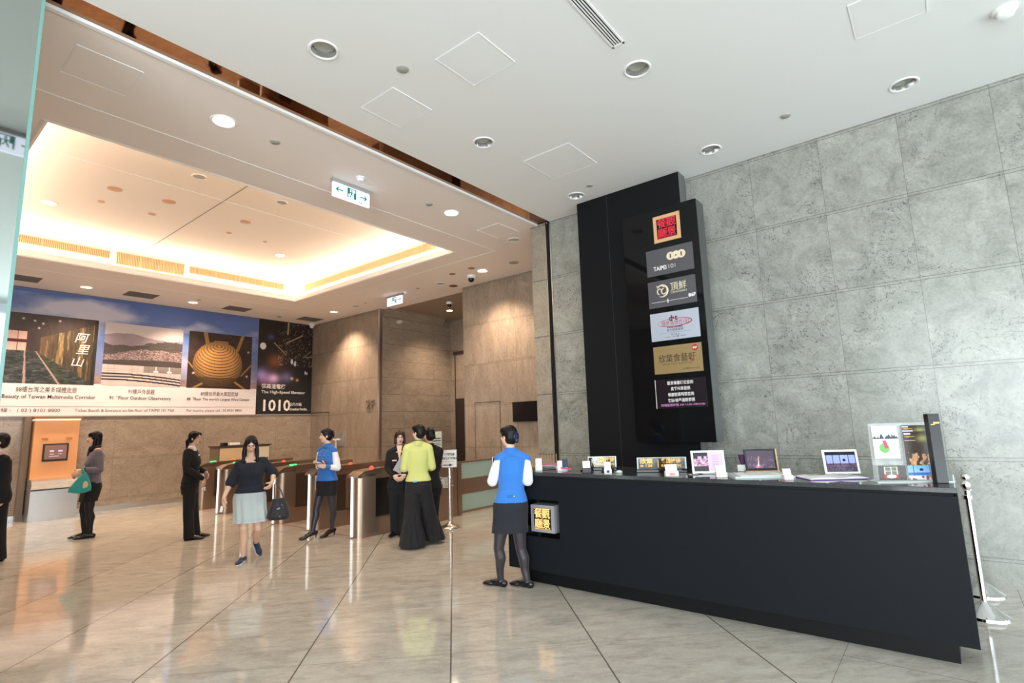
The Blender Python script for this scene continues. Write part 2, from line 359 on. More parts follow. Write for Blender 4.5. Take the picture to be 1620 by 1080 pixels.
# tray: stepped cornice, coffer walls and lid
o_ = lambda d: (TX0-d, TX1+d, TY0-d, TY1+d)
def ring_wall(bm, d0, z0, d1, z1):
    a = o_(d0); c = o_(d1)
    A = [bm.verts.new(p) for p in ((a[0], a[2], z0), (a[1], a[2], z0), (a[1], a[3], z0), (a[0], a[3], z0))]
    C = [bm.verts.new(p) for p in ((c[0], c[2], z1), (c[1], c[2], z1), (c[1], c[3], z1), (c[0], c[3], z1))]
    for k in range(4): j = (k+1) % 4; bm.faces.new((A[k], A[j], C[j], C[k]))
b = BM(); pr = [(-.0, HC), (-.03, HC-.012), (-.06, HC+.0), (-.06, HC+.03), (-.02, HC+.045), (-.02, HC+.065), (.03, HC+.10), (.03, HC+.15), (.10, HC+.15), (.10, HC+.12)]
for (d0, z0), (d1, z1) in zip(pr, pr[1:]): ring_wall(b, d0, z0, d1, z1)
struct('trim_6', b, M_SOFF)
b = BM(); ring_wall(b, .10, HC+.12, .34, HC+.12); ring_wall(b, .34, HC+.12, .34, 5.46); struct('wall_tray', b, M_TRAY)
a = o_(.5); b = BM(); box(b, a[0], a[1], a[2], a[3], 5.46, 5.56); struct('ceiling_tray', b, M_TRAY)
b = BM(); box(b, 3.672, 3.688, a[2], a[3], 5.456, 5.462); struct('trim_7', b, M_LINED)
b = BM(); box(b, a[0], a[1], 8.99, 9.005, 5.456, 5.462); struct('trim_8', b, M_LINE)
a = o_(.20); CP = 4.8
area('cove_light_far', ((a[0]+a[1])/2, a[3], 4.965), (0, -.5, 1), a[1]-a[0], .05, CP*(a[1]-a[0])*1.6, COVE)
area('cove_light_near', ((a[0]+a[1])/2, a[2], 4.965), (0, .5, 1), a[1]-a[0], .05, CP*(a[1]-a[0])*1.6, COVE)
area('cove_light_right', (a[1], (a[2]+a[3])/2, 4.965), (-.5, 0, 1), a[3]-a[2], .05, CP*(a[3]-a[2])*1.6, COVE, True)
area('cove_light_left', (a[0], (a[2]+a[3])/2, 4.965), (.5, 0, 1), a[3]-a[2], .05, CP*(a[3]-a[2])*1.6, COVE, True)
# brass-coloured air grilles in the tray walls
M_BRASS = mat('gold_grille', rgb(204, 178, 138), .45, .2); M_BRASSD = mat('gold_grille_backing', rgb(150, 122, 86), .7)
def grille(name, p0, p1, z0, z1, nrm, label, nsl=None):
    p0 = Vector((*p0, 0)); p1 = Vector((*p1, 0)); L = (p1-p0).length; d = (p1-p0)/L; n = Vector((*nrm, 0))
    M = Matrix(((d.x, n.x, 0, 0), (d.y, n.y, 0, 0), (0, 0, 1, 0), (0, 0, 0, 1)))
    t = thing(name, label, 'air vent', (p0.x, p0.y, z0), group='gold air grilles round the tray ceiling')
    h = z1-z0
    g = BM(); box(g, 0, L, 0, .006, 0, h, M); obj('backing', g, M_BRASSD, t)
    g = BM(); k = int(L/.028)
    for i in range(k): box(g, L*(i+.5)/k-.005, L*(i+.5)/k+.005, .006, .018, .008, h-.008, M)
    obj('slats', g, M_BRASS, t)
    g = BM(); box(g, 0, L, .004, .022, 0, .01, M); box(g, 0, L, .004, .022, h-.01, h, M)
    for i in range(int(L/.6)+2): q = min(L-.012, i*L/(int(L/.6)+1)); box(g, q, q+.012, .004, .024, 0, h, M)
    obj('frame', g, M_BRASS, t); return t
yw = TY1+.34; xw = TX1+.34
grille('air_grille', (1.0, yw-.002), (3.10, yw-.002), 5.16, 5.32, (0, -1), 'long gold air grille at the left end of the tray far wall')
grille('air_grille', (3.20, yw-.002), (4.46, yw-.002), 5.08, 5.34, (0, -1), 'taller gold air grille in the middle of the tray far wall')
grille('air_grille', (4.56, yw-.002), (6.76, yw-.002), 5.16, 5.32, (0, -1), 'long gold air grille at the right end of the tray far wall')
grille('air_grille', (xw-.002, yw-.18), (xw-.002, 7.70), 5.19, 5.36, (-1, 0), 'gold air grille along the right side wall of the tray')
# skirting of steel
b = BM(); box(b, -5, XI, YM-.02, YM, 0, .11); struct('baseboard_mural', b, M_STEEL)
b = BM(); box(b, XI-.015, XI, 5.0, 8.52, 0, .10); box(b, XI-.015, XI, 11.6, YM, 0, .10); struct('baseboard_inner', b, M_BRONZE)
# cornice in the corridor
b = BM(); prism(b, [(11.6, HC-.22), (11.52, HC-.20), (11.52, HC-.13), (11.44, HC-.06), (11.40, HC), (11.6, HC)], 'x', XI+.12, 11.15); struct('trim_9', b, M_WALL_COR)
b = BM(); box(b, XI-.02, XI+.06, 11.585, 11.66, 0, HC); struct('trim_10', b, M_STEEL)
# corridor end wall: tall panel door frame and dark doorway
b = BM(); box(b, 11.47, 11.5, 10.0, 11.45, 3.74, 3.84); box(b, 11.48, 11.5, 11.38, 11.40, 0, 3.8); struct('trim_11', b, mat('dark_bronze_frame', rgb(70, 58, 50), .5, .3))
b = BM(); box(b, 11.44, 11.5, 9.2, 11.32, 0, 2.42); struct('door_1', b, mat('dark_brown_door', rgb(52, 40, 34), .5))
# hidden service door in the inner wall
b = BM()
for x in ((7.46, 7.472), (8.195, 8.205)): box(b, XI-.004, XI+.01, x[0], x[1], .1, 2.12)
box(b, XI-.004, XI+.01, 7.46, 8.205, 2.11, 2.122); struct('door_2', b, mat('dark_joint', rgb(66, 52, 42), .8))
b = BM()
box(b, XI-.004, XI+.01, 13.93, 13.945, .1, 2.14); box(b, XI-.004, XI+.01, 13.93, YM, 2.13, 2.142); struct('door_3', b, mat('dark_joint', (0, 0, 0)))
# glass wall wing: a tall reflective glass leaf on the glass line
M_GLASSW = mat('silvered_glass', rgb(178, 186, 182), .035, 1.)
b = BM(); box(b, -3.0, .615, 4.70, 4.73, 0, HC+.02); o = struct('wall_glass_wing', b, M_GLASSW)
b = BM(); box(b, .615, .635, 4.695, 4.735, 0, HC+.02); struct('trim_12', b, mat('teal_glass_edge', rgb(112, 158, 150), .2, spec=.8))
b = BM(); box(b, -3.0, .635, 4.73, 4.76, 0, HC); struct('wall_glass_back', b, mat('grey_back_panel', rgb(190, 186, 180), .5))
# window walls behind the camera: mullions, transoms, a solid band above
M_MULL = mat('aluminium_mullion', rgb(190, 192, 194), .4, .6)
b = BM()
for y in np.arange(-7, 1.4, 1.65): box(b, -7.08, -6.95, y-.05, y+.05, 0, HC)
for z in (.05, 2.6, 4.72): box(b, -7.06, -6.97, -7, 1.3, z-.05, z+.05)
struct('window_1', b, M_MULL)
b = BM()
for x in np.arange(-7, 6.86, 1.98): box(b, x-.05, x+.05, -7.08, -6.95, 0, HC)
for z in (.05, 2.6, 4.72): box(b, -7, XR, -7.06, -6.97, z-.05, z+.05)
struct('window_2', b, M_MULL)
b = BM(); box(b, -7.2, -7.0, 1.3, 4.7, 0, HC+.3); struct('wall_light_block', b, M_WALL_R)  # unseen wall added to keep daylight off the near left floor
b = BM(); box(b, -7.2, -5.0, 4.7, 5.0, 0, HC+.3); struct('wall_left', b, M_SOFF)
b = BM(); box(b, -8.2, -7.0, -8.2, 5.0, -.6, -.1); box(b, -7, 7, -8.2, -7.0, -.6, -.1); struct('floor_terrace', b, mat('pale_terrace', rgb(150, 155, 155), .8))
# ------------------------------------------------------------------ ceiling fittings
M_LAMP = mat('lit_lamp_lens', (1, .93, .84), .4, emit=(1, .84, .66), es=14)
M_LENS = mat('unlit_lamp_lens', rgb(176, 176, 168), .25, bump=.2, bscale=200)
M_TRIMW = mat('white_lamp_trim', rgb(236, 236, 234), .3); M_REFL = mat('lamp_reflector', rgb(200, 200, 198), .18, .8)
def downlight(x, y, z, label, group, lit=False, r=.125, rec=.05, power=0, color=WARM, angle=78, blend=.85):
    t = thing('downlight', label, 'ceiling light', (x, y, z), group=group)
    g = BM(); lathe(g, [(r-.022, .0), (r-.022, -.006), (r-.008, -.010), (r, -.004), (r+.002, 0)], cap=False); obj('trim_ring', g, M_TRIMW, t, smooth=True)
    g = BM(); n = 28
    prof = [(r-.022, 0), (r-.034, rec)]
    rings(g, [[(a*math.cos(2*PI*i/n), a*math.sin(2*PI*i/n), zz) for i in range(n)] for a, zz in prof], cap=False); obj('reflector', g, M_REFL, t, smooth=True)
    g = BM(); lathe(g, [(r-.033, rec-.004), (r-.04, rec-.012), (r-.04, rec)]) if rec > .02 else lathe(g, [(r-.03, -.002), (r-.032, -.006), (r-.04, .0)])
    obj('lens', g, M_LAMP if lit else M_LENS, t, smooth=True)
    if lit:
        l = bpy.data.lights.new('downlight_glow', 'SPOT'); l.energy = power; l.color = color; l.spot_size = math.radians(angle); l.spot_blend = blend; l.shadow_soft_size = .07
        lo = bpy.data.objects.new('downlight_glow', l); COL.objects.link(lo); lo.location = (x, y, z-.015)
    return t
lab = ['large round ceiling downlight nearest the bronze mirror band, left of the others', 'round ceiling downlight in the middle of the white ceiling above the counter lady',
       'round ceiling downlight just above the tall black panel', 'round ceiling downlight beside the end of the slot diffuser', 'round ceiling downlight close to the marble wall right of the black panel',
       'rightmost round downlight in the white ceiling']
for i, (x, y) in enumerate(MAIN_DL):
    if i < 6: downlight(x, y, HC, lab[i], 'unlit round downlights in the white ceiling')
    elif i in (7, 11, 10): downlight(x, y, HC, 'round unlit downlight of the white ceiling behind the viewer', 'unlit round downlights behind the viewer')
sl = ['brightest lit downlight in the grey soffit near the top left', 'lit downlight in the soffit right of the hanging exit sign', 'lit downlight in the soffit by the dome camera near the inner wall',
      'lit downlight above the left part of the mural', 'lit downlight above the middle of the mural', 'lit downlight over the marble wall with the 2F letters']
for i, (x, y) in enumerate(SOFF_DL):
    downlight(x, y, HC, sl[i] if i < 6 else 'lit soffit downlight hidden behind the glass leaf', 'lit downlights in the inner soffit', True, power=[150, 180, 360, 330, 330, 420, 330, 60][i], angle=112)
for (x, y, lb) in ((1.82, 11.1, 'lit downlight in the tray ceiling, left one'), (5.75, 11.05, 'lit downlight in the tray ceiling, right one')):
    downlight(x, y, 5.46, lb, 'lit downlights in the tray ceiling', True, rec=.0, power=330, r=.11, angle=120)
downlight(10.43, 10.52, HC, 'lit downlight in the dark corridor ceiling', None, True, rec=0, power=330, r=.11, angle=120)
for (x, y, lb) in ((3.05, 8.37, 'unlit downlight at the near left of the tray ceiling'), (4.35, 8.37, 'unlit downlight at the near right of the tray ceiling')):
    downlight(x, y, 5.46, lb, 'unlit downlights in the tray ceiling', rec=0, r=.10)
for (x, y, lb) in ((7.13, 5.57, 'unlit downlight in the soffit corner beside the stone pillar'), (8.24, 8.59, 'unlit downlight in the soffit between the small exit sign and the dome camera'),
                   (8.24, 11.79, 'unlit downlight left of the small exit sign'), (7.51, 14.35, 'unlit small downlight between two return grilles above the mural')):
    downlight(x, y, HC, lb, 'unlit downlights in the inner soffit', rec=0, r=.11)
# flat grilles and discs
M_DISC = mat('sage_disc', rgb(168, 168, 160), .6); M_DISCB = mat('brown_disc', rgb(150, 120, 96), .6)
def disc(x, y, z, r, label, m, group, name='ceiling_disc', cat='ceiling disc'):
    g = BM(); lathe(g, [(r, 0), (r, -.006), (r*.9, -.010), (.001, -.010)]); o = obj(name, g, m, smooth=True, loc=(x, y, z)); tag(o, label, cat, group)
disc(2.88, 3.46, HC, .055, 'small grey disc left of the upper access panel', M_DISC, 'small grey ceiling discs')
disc(6.09, .98, HC, .05, 'small grey disc in the white ceiling near the right wall', M_DISC, 'small grey ceiling discs')
disc(6.14, 3.45, HC, .045, 'small grey disc beside the downlight above the black panel', M_DISC, 'small grey ceiling discs')
disc(2.75, 5.49, HC, .055, 'small grey disc right of the brightest soffit downlight', M_DISC, 'small grey soffit discs')
disc(5.08, 5.51, HC, .05, 'small grey disc left of the soffit downlight by the pillar', M_DISC, 'small grey soffit discs')
disc(8.17, 6.41, HC, .10, 'round grey speaker disc in the soffit close to the pillar', M_DISC, 'small grey soffit discs')
disc(7.86, 7.28, HC, .07, 'brown opening in the soffit left of the lit downlight by the dome camera', M_DISCB, 'small brown soffit discs')
disc(7.89, 7.86, HC, .07, 'brown opening in the soffit above the dome camera', M_DISCB, 'small brown soffit discs')
disc(8.60, 8.54, HC, .10, 'dark red round plate in the soffit at the corridor mouth', mat('red_brown_plate', rgb(120, 70, 60), .6), 'small brown soffit discs')
disc(8.17, 9.28, HC, .04, 'tiny grey disc in the soffit right of the small exit sign', M_DISC, 'small grey soffit discs')
disc(8.21, 11.32, HC, .04, 'tiny grey disc in the soffit left of the small exit sign', M_DISC, 'small grey soffit discs')
disc(5.17, 13.73, HC, .04, 'tiny grey disc in the soffit above the mural sky', M_DISC, 'small grey soffit discs')
for (x, y, r, lb) in ((2.36, 9.75, .10, 'tan disc at the left of the tray ceiling'), (3.09, 9.67, .10, 'square-lensed tan disc in the middle of the tray ceiling'), (2.36, 10.45, .05, 'tiny tan disc at the far left of the tray ceiling'),
                   (3.09, 10.45, .06, 'small tan detector disc in the tray ceiling'), (4.35, 9.67, .09, 'round tan disc right of the tray centre line'), (4.39, 10.44, .05, 'small tan disc far side of the tray centre'), (5.1, 10.43, .04, 'tiny tan disc at the far right of the tray')):
    disc(x, y, 5.46, r, lb, mat('tan_disc', rgb(206, 164, 128), .5), 'tan discs in the tray ceiling')
# smoke detectors
def detector(x, y, z, s, label):
    t = thing('smoke_detector', label, 'smoke detector', (x, y, z), group='white smoke detectors')
    g = BM(); lathe(g, [(.055*s, 0), (.055*s, -.012*s), (.05*s, -.016*s)]); obj('base', g, M_WHITE, t, smooth=True)
    g = BM(); lathe(g, [(.036*s, -.012*s), (.04*s, -.03*s), (.034*s, -.046*s), (.012*s, -.052*s), (.001, -.052*s)]); obj('sensor_head', g, M_WHITE, t, smooth=True)
detector(5.61, -.75, HC, 1.5, 'white smoke detector at the top right edge of the ceiling')
detector(3.91, 5.53, HC, 1.1, 'white smoke detector above the hanging exit sign')
detector(8.2, 9.75, HC, 1.0, 'white smoke detector right of the small exit sign')
# access panels: painted metal trim
def access(x0, x1, y0, y1, label, m=M_LINE, full=False):
    t = thing('access_panel', label, 'access panel', (x0, y0, HC), group='painted access panels in the ceilings')
    w, d = x1-x0, y1-y0
    g = BM(); box(g, .01, w-.01, .01, d-.01, -.003, 0); obj('hatch', g, M_CEIL if not full else M_SOFF, t)
    g = BM(); box(g, 0, w, -.006, .006, -.005, 0); box(g, 0, w, d-.006, d+.006, -.005, 0); box(g, -.0015, .0015, 0, d, -.0035, 0); box(g, w-.0015, w+.0015, 0, d, -.0035, 0); obj('edge_trim', g, m, t)
access(2.99, 3.48, 2.64, 3.14, 'square access panel in the white ceiling, upper one nearest the slot diffuser')
access(2.99, 3.49, 3.74, 4.23, 'square access panel in the white ceiling beside the mirror band')
access(4.98, 5.64, 3.05, 3.71, 'square access panel in the white ceiling between the downlights over the counter')
access(4.70, 5.2, -.26, .23, 'square access panel at the top right of the white ceiling')
access(.92, 1.40, 5.22, 5.73, 'rectangular access panel in the grey soffit at the top left', full=True)
access(6.33, 6.86, 5.26, 5.72, 'square access panel in the soffit near the pillar', full=True)
# linear slot diffuser
t = thing('slot_diffuser', 'long white linear slot diffuser at the top of the ceiling', 'air vent', (3.9, 1.83, HC))
g = BM(); L = -1.3
box(g, L, 0, -.055, -.04, -.008, 0); box(g, L, 0, .04, .055, -.008, 0); box(g, L, L+.02, -.055, .055, -.008, 0); box(g, -.02, 0, -.055, .055, -.008, 0); obj('frame', g, M_TRIMW, t)
g = BM(); box(g, L, 0, -.04, .04, -.001, .0); obj('backing', g, M_DARK, t)
g = BM()
for q in (-.026, -.004, .018): box(g, L, 0, q, q+.010, -.006, -.001)
obj('slats', g, M_TRIMW, t)
# dark return air grilles above the mural
for k, (x0, x1, lb) in enumerate(((1.72, 2.30, 'leftmost dark return grille above the mural'), (3.78, 4.38, 'second dark return grille from the left above the mural'), (5.94, 6.53, 'third dark return grille above the mural, over the gold ball'), (8.0, 8.6, 'dark return grille nearest the corner with the 2F wall'))):
    t = thing('return_grille', lb, 'air vent', (x0, 13.87, HC), group='dark return air grilles above the mural'); w = x1-x0
    g = BM(); box(g, 0, w, 0, .5, -.004, 0); obj('backing', g, mat('grey_grille', rgb(92, 86, 82), .7), t)
    g = BM()
    for i in range(14): box(g, .01, w-.01, .02+i*.034, .035+i*.034, -.010, -.004)
    obj('slats', g, mat('grey_slats', rgb(120, 112, 106), .6), t)
# dome cameras
def dome(x, y, z, s, label, dark=True):
    t = thing('dome_camera', label, 'security camera', (x, y, z), group='ceiling dome cameras')
    g = BM(); lathe(g, [(.075*s, 0), (.078*s, -.03*s), (.06*s, -.05*s), (.05*s, -.052*s)]); obj('housing', g, M_WHITE, t, smooth=True)
    g = BM(); lathe(g, [(.05*s, -.05*s), (.052*s, -.075*s), (.04*s, -.1*s), (.02*s, -.115*s), (.001, -.12*s)]); obj('dome', g, M_GBLACK if dark else M_WHITE, t, smooth=True)
dome(8.27, 7.67, HC, 1.25, 'white dome camera with black globe beside the lit soffit downlight')
dome(9.71, 9.8, HC, 1.1, 'dome camera hanging in the dark corridor ceiling')
dome(8.72, 14.7, HC, 1.2, 'plain white dome camera in the corner above the mural', False)
# exit signs
M_SIGNW = mat('lit_sign_face', (.9, .9, 1), .4, emit=(.80, .78, 1), es=.9); M_GREEN = mat('exit_green', rgb(0, 120, 100), .5, emit=rgb(0, 120, 100), es=.3)
def arrow(bm, o, R, U, cx, cy, s, d):
    P = [(-.5, -.07), (.2, -.07), (.0, -.30), (.17, -.30), (.5, 0), (.17, .30), (.0, .30), (.2, .07), (-.5, .07)]
    R = Vector(R); U = Vector(U); N = R.cross(U)
    bm.faces.new([bm.verts.new(Vector(o)+R*(cx+x*s*d)+U*(cy+y*s)+N*.002) for x, y in (P if d > 0 else P[::-1])])
def running_man(bm, o, R, U, cx, cy, s):
    R = Vector(R); U = Vector(U); N = R.cross(U)
    def pl(pts, dd=.002): bm.faces.new([bm.verts.new(Vector(o)+R*(cx+x*s)+U*(cy+y*s)+N*dd) for x, y in pts])
    for a in ((-.5, -.38, -.5, .5), (.38, .5, -.5, .5), (-.5, .5, .4, .5), (-.38, -.2, -.1, .4), (.22, .38, -.5, .12)): pl([(a[0], a[2]), (a[1], a[2]), (a[1], a[3]), (a[0], a[3])])
    pl([(.09*math.cos(t), .28+.09*math.sin(t)) for t in np.linspace(0, 6.0, 10)])
    pl([(-.1, .15), (.1, .17), (.05, -.12), (-.1, -.1)]); pl([(-.1, -.08), (.0, -.1), (-.14, -.45), (-.24, -.42)]); pl([(0, -.1), (.08, -.1), (.2, -.3), (.1, -.34)]); pl([(-.1, .15), (-.28, .02), (-.25, -.04), (-.08, .06)]); pl([(.08, .15), (.2, -.02), (.26, .03), (.1, .17)])
def exit_sign(loc, rz, w, h, label, left=True, arrows=(1, 1), thick=.025):
    t = thing('exit_sign', label, 'exit sign', loc, rz, None)
    g = BM(); box(g, -w/2-.02, w/2+.02, -.02, .03, -.045, -.0); obj('mounting_rail', g, mat('grey_rail', rgb(170, 168, 168), .4, .3), t)
    g = BM(); box(g, -w/2, w/2, 0, thick, -.045-h, -.045); obj('light_panel', g, M_SIGNW, t)
    g = BM(); o = (0, -.001, -.045-h/2); R = (1, 0, 0); U = (0, 0, 1)
    if arrows[0]: arrow(g, o, R, U, -w*.33, h*.06, h*.62, -1)
    if arrows[1]: arrow(g, o, R, U, w*.33, h*.06, h*.62, 1)
    running_man(g, o, R, U, 0, h*.08, h*.72)
    text(g, 'EXIT', h*.18, (-w*.34, -.002, -.045-h*.93), R, U, spacing=1.4); text(g, '緊急出口', h*.17, (w*.30, -.002, -.045-h*.93), R, U, bold=.02)
    obj('pictogram', g, M_GREEN, t)
    return t
exit_sign((3.96, 5.79, HC), 0, .56, .19, 'hanging green and white exit sign with two arrows in the near soffit')
exit_sign((8.2, 10.16, HC), -PI/2, .56, .20, 'smaller hanging exit sign with one right arrow near the corridor', arrows=(0, 1))
exit_sign((.80, 2.12, HC), PI, .56, .20, 'hanging exit sign seen only as a reflection in the glass leaf')
# ------------------------------------------------------------------ mural on the far left wall
M_PRINT = attr_mat('printed_vinyl', .45, coat=.15); M_INKD = mat('brown_black_ink', rgb(70, 60, 56), .6); M_INKW = mat('white_ink', rgb(238, 234, 230), .6)
YF = YM-.012; RX = (1, 0, 0); UZ = (0, 0, 1)
mural = thing('mural_banner', 'wide printed mural with blue sky and three photos along the far left wall', 'wall banner', (0, YM, 2.11))
def sky(u, v):
    x = u*8.2; y = v*2.7
    c = fbm(x*.9+2, y*1.5, 5, 3); c2 = fbm(x*.5, y*2.2+5, 5, 9)
    base = np.stack([.42-.08*v+0*u, .56-.12*v, .80-.10*v], -1)
    hz = np.clip((.62-v)/.35, 0, 1)[..., None]; base = base*(1-hz)+np.array([.62, .60, .72])*hz
    blob = sum(a*np.exp(-((x-cx)/sx)**2-((v-cy)/sy)**2) for cx, cy, sx, sy, a in ((4.4, .90, .75, .07, .9), (5.0, .84, .6, .06, .5), (6.6, .80, .6, .05, .7), (7.0, .86, .45, .05, .5), (3.4, .82, .5, .06, .5), (8.2, .84, .3, .03, .25)))
    cl = np.clip(blob*(.7+1.9*c)+(c-.50)*2.5+.0*.6*np.clip(1.7-abs(x-3.6)/1.9, 0, 1)-.3*(v > .97), 0, 1)[..., None]*.85
    col = base*(1-cl)+np.array([.93, .90, .94])*cl
    col = col*(1-.22*c2[..., None])+.03
    low = (v < .33)[..., None]; m = np.stack([.45+.3*fbm(x*14, y*14, 3, 4), .38+.25*fbm(x*14, y*14, 3, 5), .42+.2*fbm(x*14, y*14, 3, 6)], -1)
    col = np.where(low, m, col)
    return np.where((v < .262)[..., None], np.array([.93, .90, .90]), col)
print_grid('sky_print', (-1.3, YF, 2.11), RX, UZ, 8.50, 2.69, 440, 150, sky, M_PRINT)
def reparent(o, p): o.parent = p; o.location = -Vector(p.location); return o
for o in [q for q in bpy.data.objects if q.name.startswith('sky_print')]: reparent(o, mural)
def ph_rail(u, v):
    u = (u-.20)/.80
    n = fbm(u*40+50, v*12, 4, 2); H = np.zeros(u.shape+(3,))
    vx, vy = .27, .50
    H[...] = np.stack([.16+.1*n, .12+.07*n, .11+.05*n], -1)
    ceil = v > .64+.30*np.clip((u-.3)/.7, 0, 1)*1.0
    wall = (u > .36) & (v < .64+.30*np.clip((u-.3)/.7, 0, 1)) & (v > .46-.62*np.clip((u-.33)/.67, 0, 1)*.75)
    st = fbm(u*75+50, v*9, 4, 7); st2 = np.where(vnoise(u*30+50, v*1.2, 8) > .5, .75, .28)
    wc = np.stack([.16+.80*st*st2, .13+.66*st*st2, .09+.40*st*st2], -1)
    wc = wc*(1-.25*np.clip(u-.55, 0, 1)[..., None]); wc = np.where((u < .5)[..., None], wc*(u[..., None]/.5)+np.array([.80, .50, .42])*(1-u[..., None]/.5), wc)
    H = np.where(wall[..., None], wc, H)
    floor = ~ceil & ~wall & (v < .46)
    k = fbm(u*22+50, v*40/(1.1-v), 4, 11); fc = np.stack([.06+.42*k**1.6, .07+.42*k**1.6, .07+.40*k**1.6], -1)
    gr = np.clip(1-abs(u-(.36+(.46-v)*.75))/.10, 0, 1)[..., None]; fc = fc*(1-gr*.7)+np.array([.24, .30, .12])*gr*.6*(.5+k[..., None])
    H = np.where(floor[..., None], fc, H)
    win = (u < .23) & (v > .46) & (v < .74) & ~ceil
    wn = np.stack([.88+0*u, .66+.1*n, .60+.1*n], -1); bars = (abs(v-.60) < .025) | (abs(u-.12) < .006) | (u > .215)
    wn = np.where(bars[..., None], np.array([.32, .12, .10]), wn); H = np.where((win | ((u < .23) & (v > .46) & (v < .74)))[..., None], wn, H)
    post = (abs(u-.275) < .02) & (v > .45) & (v < .72); H = np.where(post[..., None], np.array([.18, .13, .11]), H)
    for (a, b_) in ((.205, .23), (.32, .60)):
        xr = a+(b_-a)*np.clip((.46-v)/.46, 0, 1); rl = (abs(u-xr) < .006+.010*(.46-v)/.46) & (v < .46); H = np.where(rl[..., None], np.array([.66, .55, .52]), H)
    for (cx, cy) in ((.28, .90), (.37, .87), (.55, .93), (.33, .80), (.16, .92)): d = ((u-cx)**2+(v-cy)**2)**.5; H = H+np.clip(1-d/.022, 0, 1)[..., None]*.8
    H = H*np.where(u > .955, .35, 1)[..., None]; return H
def ph_deck(u, v):
    n = fbm(u*9, v*9, 4, 21); f = fbm(u*70, v*90, 3, 22)
    H = np.stack([.86-.08*v+0*u, .78-.04*v, .76-.02*v], -1)
    hill = v < .80+.04*np.sin(u*6)+.05*(n-.5); H = np.where(hill[..., None], np.stack([.52+.1*n, .46+.1*n, .50+.08*n], -1), H)
    h2 = v < .70-.05*np.sin(u*4+1)+.08*(n-.5); H = np.where(h2[..., None], np.stack([.22+.14*f, .20+.12*f, .20+.10*f], -1), H)
    town = (v < .60-.12*(u < .45)*(1-u*2)+.06*(n-.5)) & (v > .40); H = np.where(town[..., None], np.stack([.22+.75*f**1.4, .20+.62*f**1.4, .20+.60*f**1.4], -1), H)
    t = .40+.03*np.sin(u*2.2); H = np.where((v < t)[..., None], np.array([.28, .24, .23]), H)
    deck = v < .33-.0*u; H = np.where(deck[..., None], np.stack([.74+.1*n, .68+.1*n, .66+.1*n], -1), H)
    tile = deck & ((abs((u*14) % 1-.5) > .47) | (abs((v*30) % 1-.5) > .45)) & (v > .16); H = np.where(tile[..., None], H*.85, H)
    dk = deck & (u > .5) & (v > .22); H = np.where(dk[..., None], H*.68, H)
    for q in (.19, .145, .095): H = np.where((abs(v-(q-.10*np.clip(u-.2, 0, 1)**1.6)) < .012)[..., None], np.array([.16, .14, .14]), H)
    for cx in (.66, .84): H = np.where(((abs(u-cx) < .006) & (v > .24) & (v < .33))[..., None], .86, H); H = np.where((((u-cx)/.035)**2+((v-.245)/.018)**2 < 1)[..., None], .88, H)
    return H
def ph_ball(u, v):
    n = fbm(u*10, v*10, 4, 31); H = np.stack([.15+.12*n, .11+.08*n, .10+.06*n], -1)
    for (x0, y0, x1, y1, w) in ((.24, 1, .30, .70, .03), (.84, 1, .76, .72, .025), (0, .46, .16, .25, .012), (1, .46, .84, .25, .012), (.28, .12, .10, 0, .018), (.74, .12, .90, 0, .018), (.40, .84, .58, .84, .025)):
        t = np.clip(((u-x0)*(x1-x0)+(v-y0)*(y1-y0))/((x1-x0)**2+(y1-y0)**2), 0, 1); d = np.hypot(u-x0-t*(x1-x0), v-y0-t*(y1-y0)); H = np.where((d < w)[..., None], np.array([.62, .46, .26]), H)
    cx, cy, r = .46, .43, .385; d = np.hypot((u-cx), (v-cy)*.907)/r; ins = d < 1
    yy = (v-cy)/r; top = .84; xx = (u-cx)/r; y2 = (v-cy)*.907/r; zz = np.sqrt(np.clip(1-xx**2-y2**2, 0, 1)); ph = np.arccos(np.clip(y2*.80+zz*.60, -1, 1))*7.5
    rg = ph % 1
    sh = .62+.38*np.clip((yy+.8)/1.4, 0, 1); sh = sh*(1-.35*np.clip(d-.6, 0, 1)/.4*.9)
    col = np.stack([.93*sh, .70*sh, .42*sh], -1); col = np.where((rg > .72)[..., None], col*np.array([.58, .46, .35]), col); col = np.where((yy < -.6)[..., None], col*.72, col)
    H = np.where(ins[..., None], col, H)
    for (cx, cy) in ((.09, .26), (.93, .24), (.94, .70)): H = H+np.clip(1-np.hypot(u-cx, v-cy)/.03, 0, 1)[..., None]*.8
    return H
